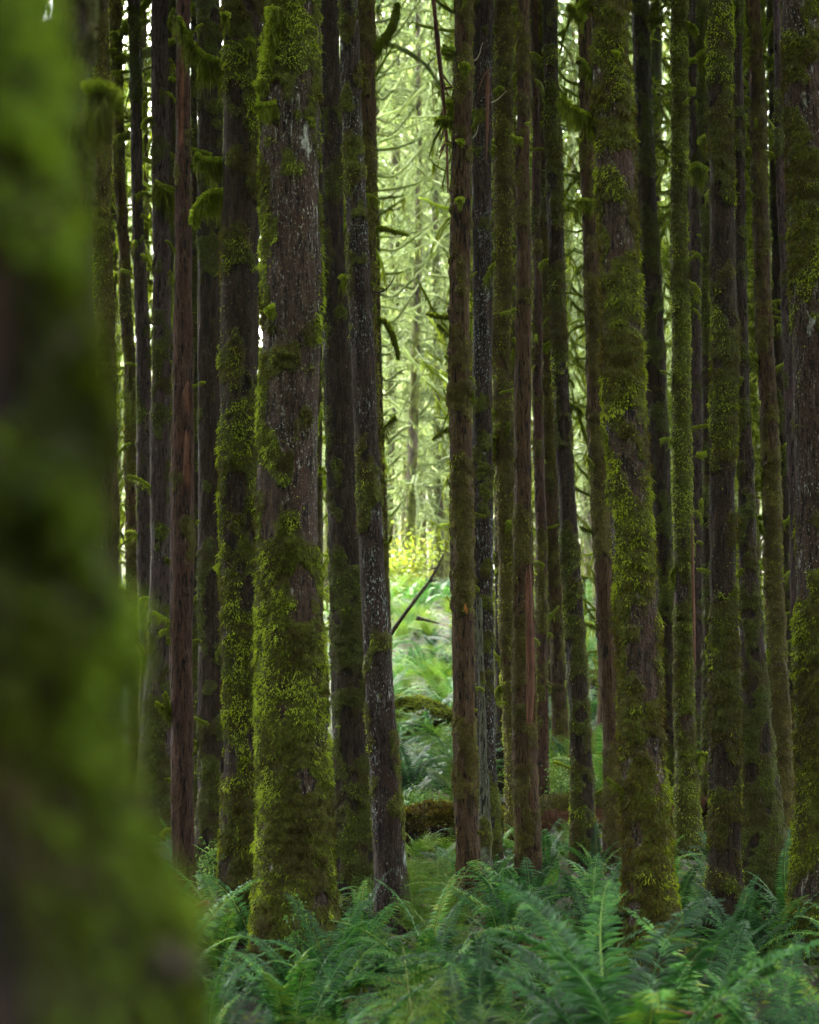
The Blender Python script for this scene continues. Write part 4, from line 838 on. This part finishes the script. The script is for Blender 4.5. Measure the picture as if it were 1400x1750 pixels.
# ------------------------------------------------------------------ fallen logs, twigs, small plants
def log(name, pts, r, label, bark, moss_top=True, wood=0.0, tuft='moss_limb', dens=5000, seed=0):
    P = spline(pts, 90); base = P[0].copy(); P = P - base; n = len(P); Tn, A, Bv = frames(P); seg = 40; th = np.arange(seg) * 2 * np.pi / seg
    rr = np.interp(np.linspace(0, 1, n), np.linspace(0, 1, len(r)), r)[:, None]
    q = np.stack([np.broadcast_to(P[:, 0][:, None] * 4, (n, seg)), np.cos(th)[None] * 1.5 + 0 * rr, np.sin(th)[None] * 1.5 + 0 * rr], -1)
    rad = rr * (1 + 0.75 * (fbm(q * np.array([0.8, 1, 1]), 3, seed) - 0.5)) + 0.012 * (vn(q * np.array([1, 9, 9]), seed + 2) - 0.5)
    dirs = np.cos(th)[None, :, None] * A[:, None] + np.sin(th)[None, :, None] * Bv[:, None]
    V = P[:, None] + rad[..., None] * dirs
    topm = ss(-0.1, 0.5, np.sin(th)[None] + 0.9 * (fbm(q * 1.4, 2, seed + 5) - 0.5)) * (1 if moss_top else 0) * np.ones((n, 1))
    wd = np.clip((1 - topm) * wood * ss(0.35, 0.6, fbm(q * 1.1, 2, seed + 9) + 0.2), 0, 1)
    root = thing(name, base, label, 'log')
    i = np.arange(n - 1)[:, None] * seg; j = np.arange(seg)[None]; j2 = (j + 1) % seg
    Q = np.stack([i + j, i + j2, i + seg + j2, i + seg + j], -1).reshape(-1, 4)
    Vf = np.vstack([V.reshape(-1, 3), P[:1], P[-1:]]); m0 = n * seg
    Tt = np.concatenate([np.stack([np.full(seg, m0), (np.arange(seg) + 1) % seg, np.arange(seg)], -1), np.stack([np.full(seg, m0 + 1), (n - 1) * seg + np.arange(seg), (n - 1) * seg + (np.arange(seg) + 1) % seg], -1)])
    mk('trunk', Vf, [Q, Tt], B[bark], {'moss': np.append(topm.ravel(), [0, 0]), 'wood': np.append(wd.ravel(), [wood, wood])}, root)
    k = dens; ii = rng.integers(0, n - 1, k); jj = rng.integers(0, seg, k); keep = rng.uniform(0, 1, k) < topm[ii, jj]; ii, jj = ii[keep], jj[keep]; k = len(ii)
    f = rng.uniform(0, 1, (k, 1)); p = V[ii, jj] * (1 - f) + V[ii + 1, jj] * f; d = dirs[ii, jj]
    Dd = d + rng.normal(size=(k, 3)) * 0.5 + np.array([0, 0, -0.25]); Dd /= np.linalg.norm(Dd, axis=1)[:, None]
    V2, Q2, T2, a = blades(p - d * 0.004, Dd, rng.uniform(0.006, 0.014, k), rng.uniform(0.02, 0.07, k), np.clip(0.45 + (fbm((p + seed) * 3, 2) - 0.5) * 1.3 + rng.normal(size=k) * 0.14, 0, 1))
    acc = Acc(); acc.add(V2, Q2, T2, a); acc.make('moss', M[tuft], root); return root
def L_(px, py, D, dz=0.0): p = at(px, py, D); return p + np.array([0, 0, dz])
log('fallen_log', [L_(560, 1436, 16.6), L_(700, 1420, 16.7), L_(800, 1420, 16.8), L_(905, 1420, 17.0)], [0.20, 0.19, 0.2, 0.17], 'dark mossy fallen log crossing behind the white-spotted and fibrous trunks', 'dark', seed=3, tuft='moss_olive', dens=20000)
log('fallen_log', [L_(846, 1408, 18.3), L_(935, 1394, 18.3), L_(1050, 1382, 18.4), L_(1240, 1362, 18.6)], [0.16, 0.17, 0.15, 0.13], 'rotten red fallen log with a thin moss top behind the big leaning trunk', 'red', seed=5, wood=0.75, tuft='moss_dark', dens=5000)
log('fallen_log', [L_(640, 1218, 27.6), L_(710, 1236, 27.2), L_(800, 1268, 26.8)], [0.30, 0.34, 0.36], 'yellow-mossed log lying across the fern bank', 'dark', seed=8, tuft='moss_limb', dens=30000)
log('fallen_log', [L_(1010, 1176, 31.0), L_(1060, 1166, 31), L_(1110, 1160, 31.2)], [0.25, 0.25, 0.22], 'yellow-mossed hump on the bank seen beside the olive-brown trunk', 'dark', seed=9, tuft='moss_limb', dens=14000)
def stick(name, pts, D, r, label, mat='twig', twigs=0, cat='branch'):
    W_ = [at(x, y, D + (0.0 if len(p) < 3 else p[2])) for p in pts for x, y in [(p[0], p[1])]]; P = spline(W_, 16); base = P[0].copy(); P = P - base
    acc = Acc(); V, Q, Tt = tube(P, np.linspace(r, r * 0.3, 16) * (1 + 0.15 * rng.normal(size=16)), 7); acc.add(V, Q, Tt, rng.uniform(0.2, 0.9, len(V)))
    for k in range(twigs):
        i = rng.integers(4, 14); d = (P[i + 1] - P[i]); d /= np.linalg.norm(d); e = d + rng.normal(size=3) * 0.8; e /= np.linalg.norm(e)
        V, Q, Tt = tube(P[i] + np.linspace(0, 0.22, 5)[:, None] * e, np.linspace(r * 0.4, r * 0.15, 5), 5); acc.add(V, Q, Tt, 0.5)
    o = acc.make(name, M[mat]); o.location = base; return tag(o, label, cat)
stick('fallen_branch', [(664, 1090), (690, 1052), (722, 1010), (745, 975), (758, 946)], 26, 0.035, 'bare dark branch slanting across the pale gap above the fern bank', twigs=5)
stick('fallen_branch', [(712, 1056), (730, 1060), (752, 1066)], 33, 0.045, 'short dark fallen branch lying in the yellow-green ferns of the bank')
stick('dead_sapling', [(766, 330), (762, 215), (752, 110), (741, 0), (736, -60)][::-1], 16.5, 0.030, 'thin bare red-brown stem leaning beside the brown fibrous trunk', 'red_wood', 8, 'tree')
stick('fallen_stick', [(1120, 1742), (1180, 1734), (1262, 1738)], 7.4, 0.022, 'peeling orange-brown stick lying at the bottom edge in the ferns', 'red_wood', 0, 'stick')
stick('broken_wood', [(338, 1545), (352, 1580), (372, 1640)], 10.5, 0.07, 'splintered reddish wood on the ground beside the dark brown mossy trunk', 'red_wood', 2, 'wood')
for k in range(34):
    D = rng.uniform(7, 19); x = rng.uniform(-0.13, 0.23) * D; z = float(gz(x, D)); a = rng.uniform(0, 3.14); Lk = rng.uniform(0.25, 0.9)
    e = np.array([math.cos(a), math.sin(a), 0]) * Lk; p = np.array([x, D, z + 0.05]); acc = Acc()
    P = spline([(0, 0, 0), e * 0.5 + [0.02, 0.03, rng.uniform(0.02, 0.10)], e + [0, 0, float(gz(x + e[0], D + e[1])) - z + rng.uniform(0, 0.12)]], 10)
    r = rng.uniform(0.004, 0.012); V, Q, Tt = tube(P, np.linspace(r, r * 0.4, 10), 6); acc.add(V, Q, Tt, rng.uniform(0.2, 1.0))
    o = acc.make('fallen_twig', M['twig' if k % 3 else 'red_wood']); o.location = p; tag(o, 'thin dead twig fallen among the ferns', 'twig', 'fallen twigs on the forest floor')
# orange leaf on the fibrous trunk
def orange_leaf():
    c = at(795, 1040, 12.03); V = np.array([[0, 0, 0.035], [-0.012, -0.008, 0.0], [0.002, -0.012, -0.002], [0.018, -0.004, -0.01], [0.012, -0.006, -0.04]])
    o = mk('leaf', V, [np.array([[0, 1, 2], [0, 2, 3], [1, 4, 2], [2, 4, 3]])], M['orange_leaf'], {'tint': np.full(5, 0.5)}); o.location = c
    tag(o, 'small orange leaf stuck on the brown fibrous trunk', 'leaf')
orange_leaf()
def shrub(name, px, py, D, w, h, n, label, mat, ls, stems=7, cat='shrub', spread=0.5):
    p = at(px, py, D); z = float(gz(p[0], p[1])); top = p[2]; root = thing(name, (p[0], p[1], z), label, cat)
    acc = Acc(); lf = Acc(); H = max(0.15, top - z + h / 2)
    for k in range(stems):
        a = rng.uniform(0, 6.28); e = np.array([math.cos(a) * w * rng.uniform(0.3, 1), math.sin(a) * w * rng.uniform(0.3, 1), H * rng.uniform(0.7, 1)])
        P = spline([(0, 0, 0), e * np.array([0.25, 0.25, 0.5]), e], 10); V, Q, Tt = tube(P, np.linspace(0.003, 0.001, 10), 5); acc.add(V, Q, Tt, 0.5)
        nn = n // stems; i = rng.uniform(3, 8.99, nn); ii = i.astype(int); f = (i - ii)[:, None]; c = P[ii] * (1 - f) + P[ii + 1] * f + rng.normal(size=(nn, 3)) * np.array([w, w, h]) * 0.22
        Dd = rng.normal(size=(nn, 3)); Dd[:, 2] *= 0.35; Dd /= np.linalg.norm(Dd, axis=1)[:, None]
        V, Q, Tt, t = blades(c, Dd, rng.uniform(0.5, 1, nn) * ls * 0.6, rng.uniform(0.6, 1.2, nn) * ls, np.clip(rng.normal(size=nn) * 0.25 + 0.5, 0, 1)); lf.add(V, Q, Tt, t)
    acc.make('stem', M['twig'], root); lf.make('foliage', M[mat], root, smooth=False)
shrub('shrub', 356, 1500, 13.2, 0.10, 0.35, 500, 'glossy small-leaved shrub between the snag and the dark brown mossy trunk', 'shrub', 0.028)
shrub('shrub', 975, 1345, 19.6, 0.35, 0.5, 1100, 'pale-leaved shrub behind the red fallen log', 'shrub', 0.036)
shrub('shrub', 735, 1375, 19.2, 0.3, 0.3, 900, 'light green leafy shrub above the dark mossy fallen log', 'shrub', 0.034)
#shrub('shrub', 990, 1400, 17.4, 0.4, 0.3, 800, 'leafy shrub in front of the red fallen log beside the fuzzy green-edged trunk', 'shrub', 0.034)
shrub('shrub', 515, 1520, 9.3, 0.10, 0.12, 90, 'bright clover-like seedling leaves before the foot of the thickest trunk', 'shrub', 0.032, 6)
shrub('shrub', 690, 985, 46, 1.0, 1.5, 1700, 'yellow autumn maple shrub at the crest of the bank', 'maple', 0.11, 12)
#shrub('shrub', 265, 1120, 15.5, 0.4, 0.7, 500, 'sparse dark-leaved shrub beside the blurred trunk', 'shrub', 0.03)

# ------------------------------------------------------------------ haze
def haze():
    x0, x1, y0, y1, z0, z1 = -300, 300, -80, 460, -4, 125
    V = np.array([[x, y, z] for x in (x0, x1) for y in (y0, y1) for z in (z0, z1)], float)
    Q = np.array([[0, 1, 3, 2], [4, 6, 7, 5], [0, 4, 5, 1], [2, 3, 7, 6], [0, 2, 6, 4], [1, 5, 7, 3]])
    m, t = nt('haze_air'); pv = N(t, 'ShaderNodeVolumePrincipled'); pv.inputs['Color'].default_value = (0.90, 0.97, 0.90, 1)
    pv.inputs['Density'].default_value = HAZE; pv.inputs['Anisotropy'].default_value = 0.25
    o = N(t, 'ShaderNodeOutputMaterial'); t.links.new(pv.outputs[0], o.inputs['Volume'])
    ob = mk('haze', V, [Q], m, smooth=False); tag(ob, kind='stuff')
HAZE = 0.00022
if HAZE > 0: haze()
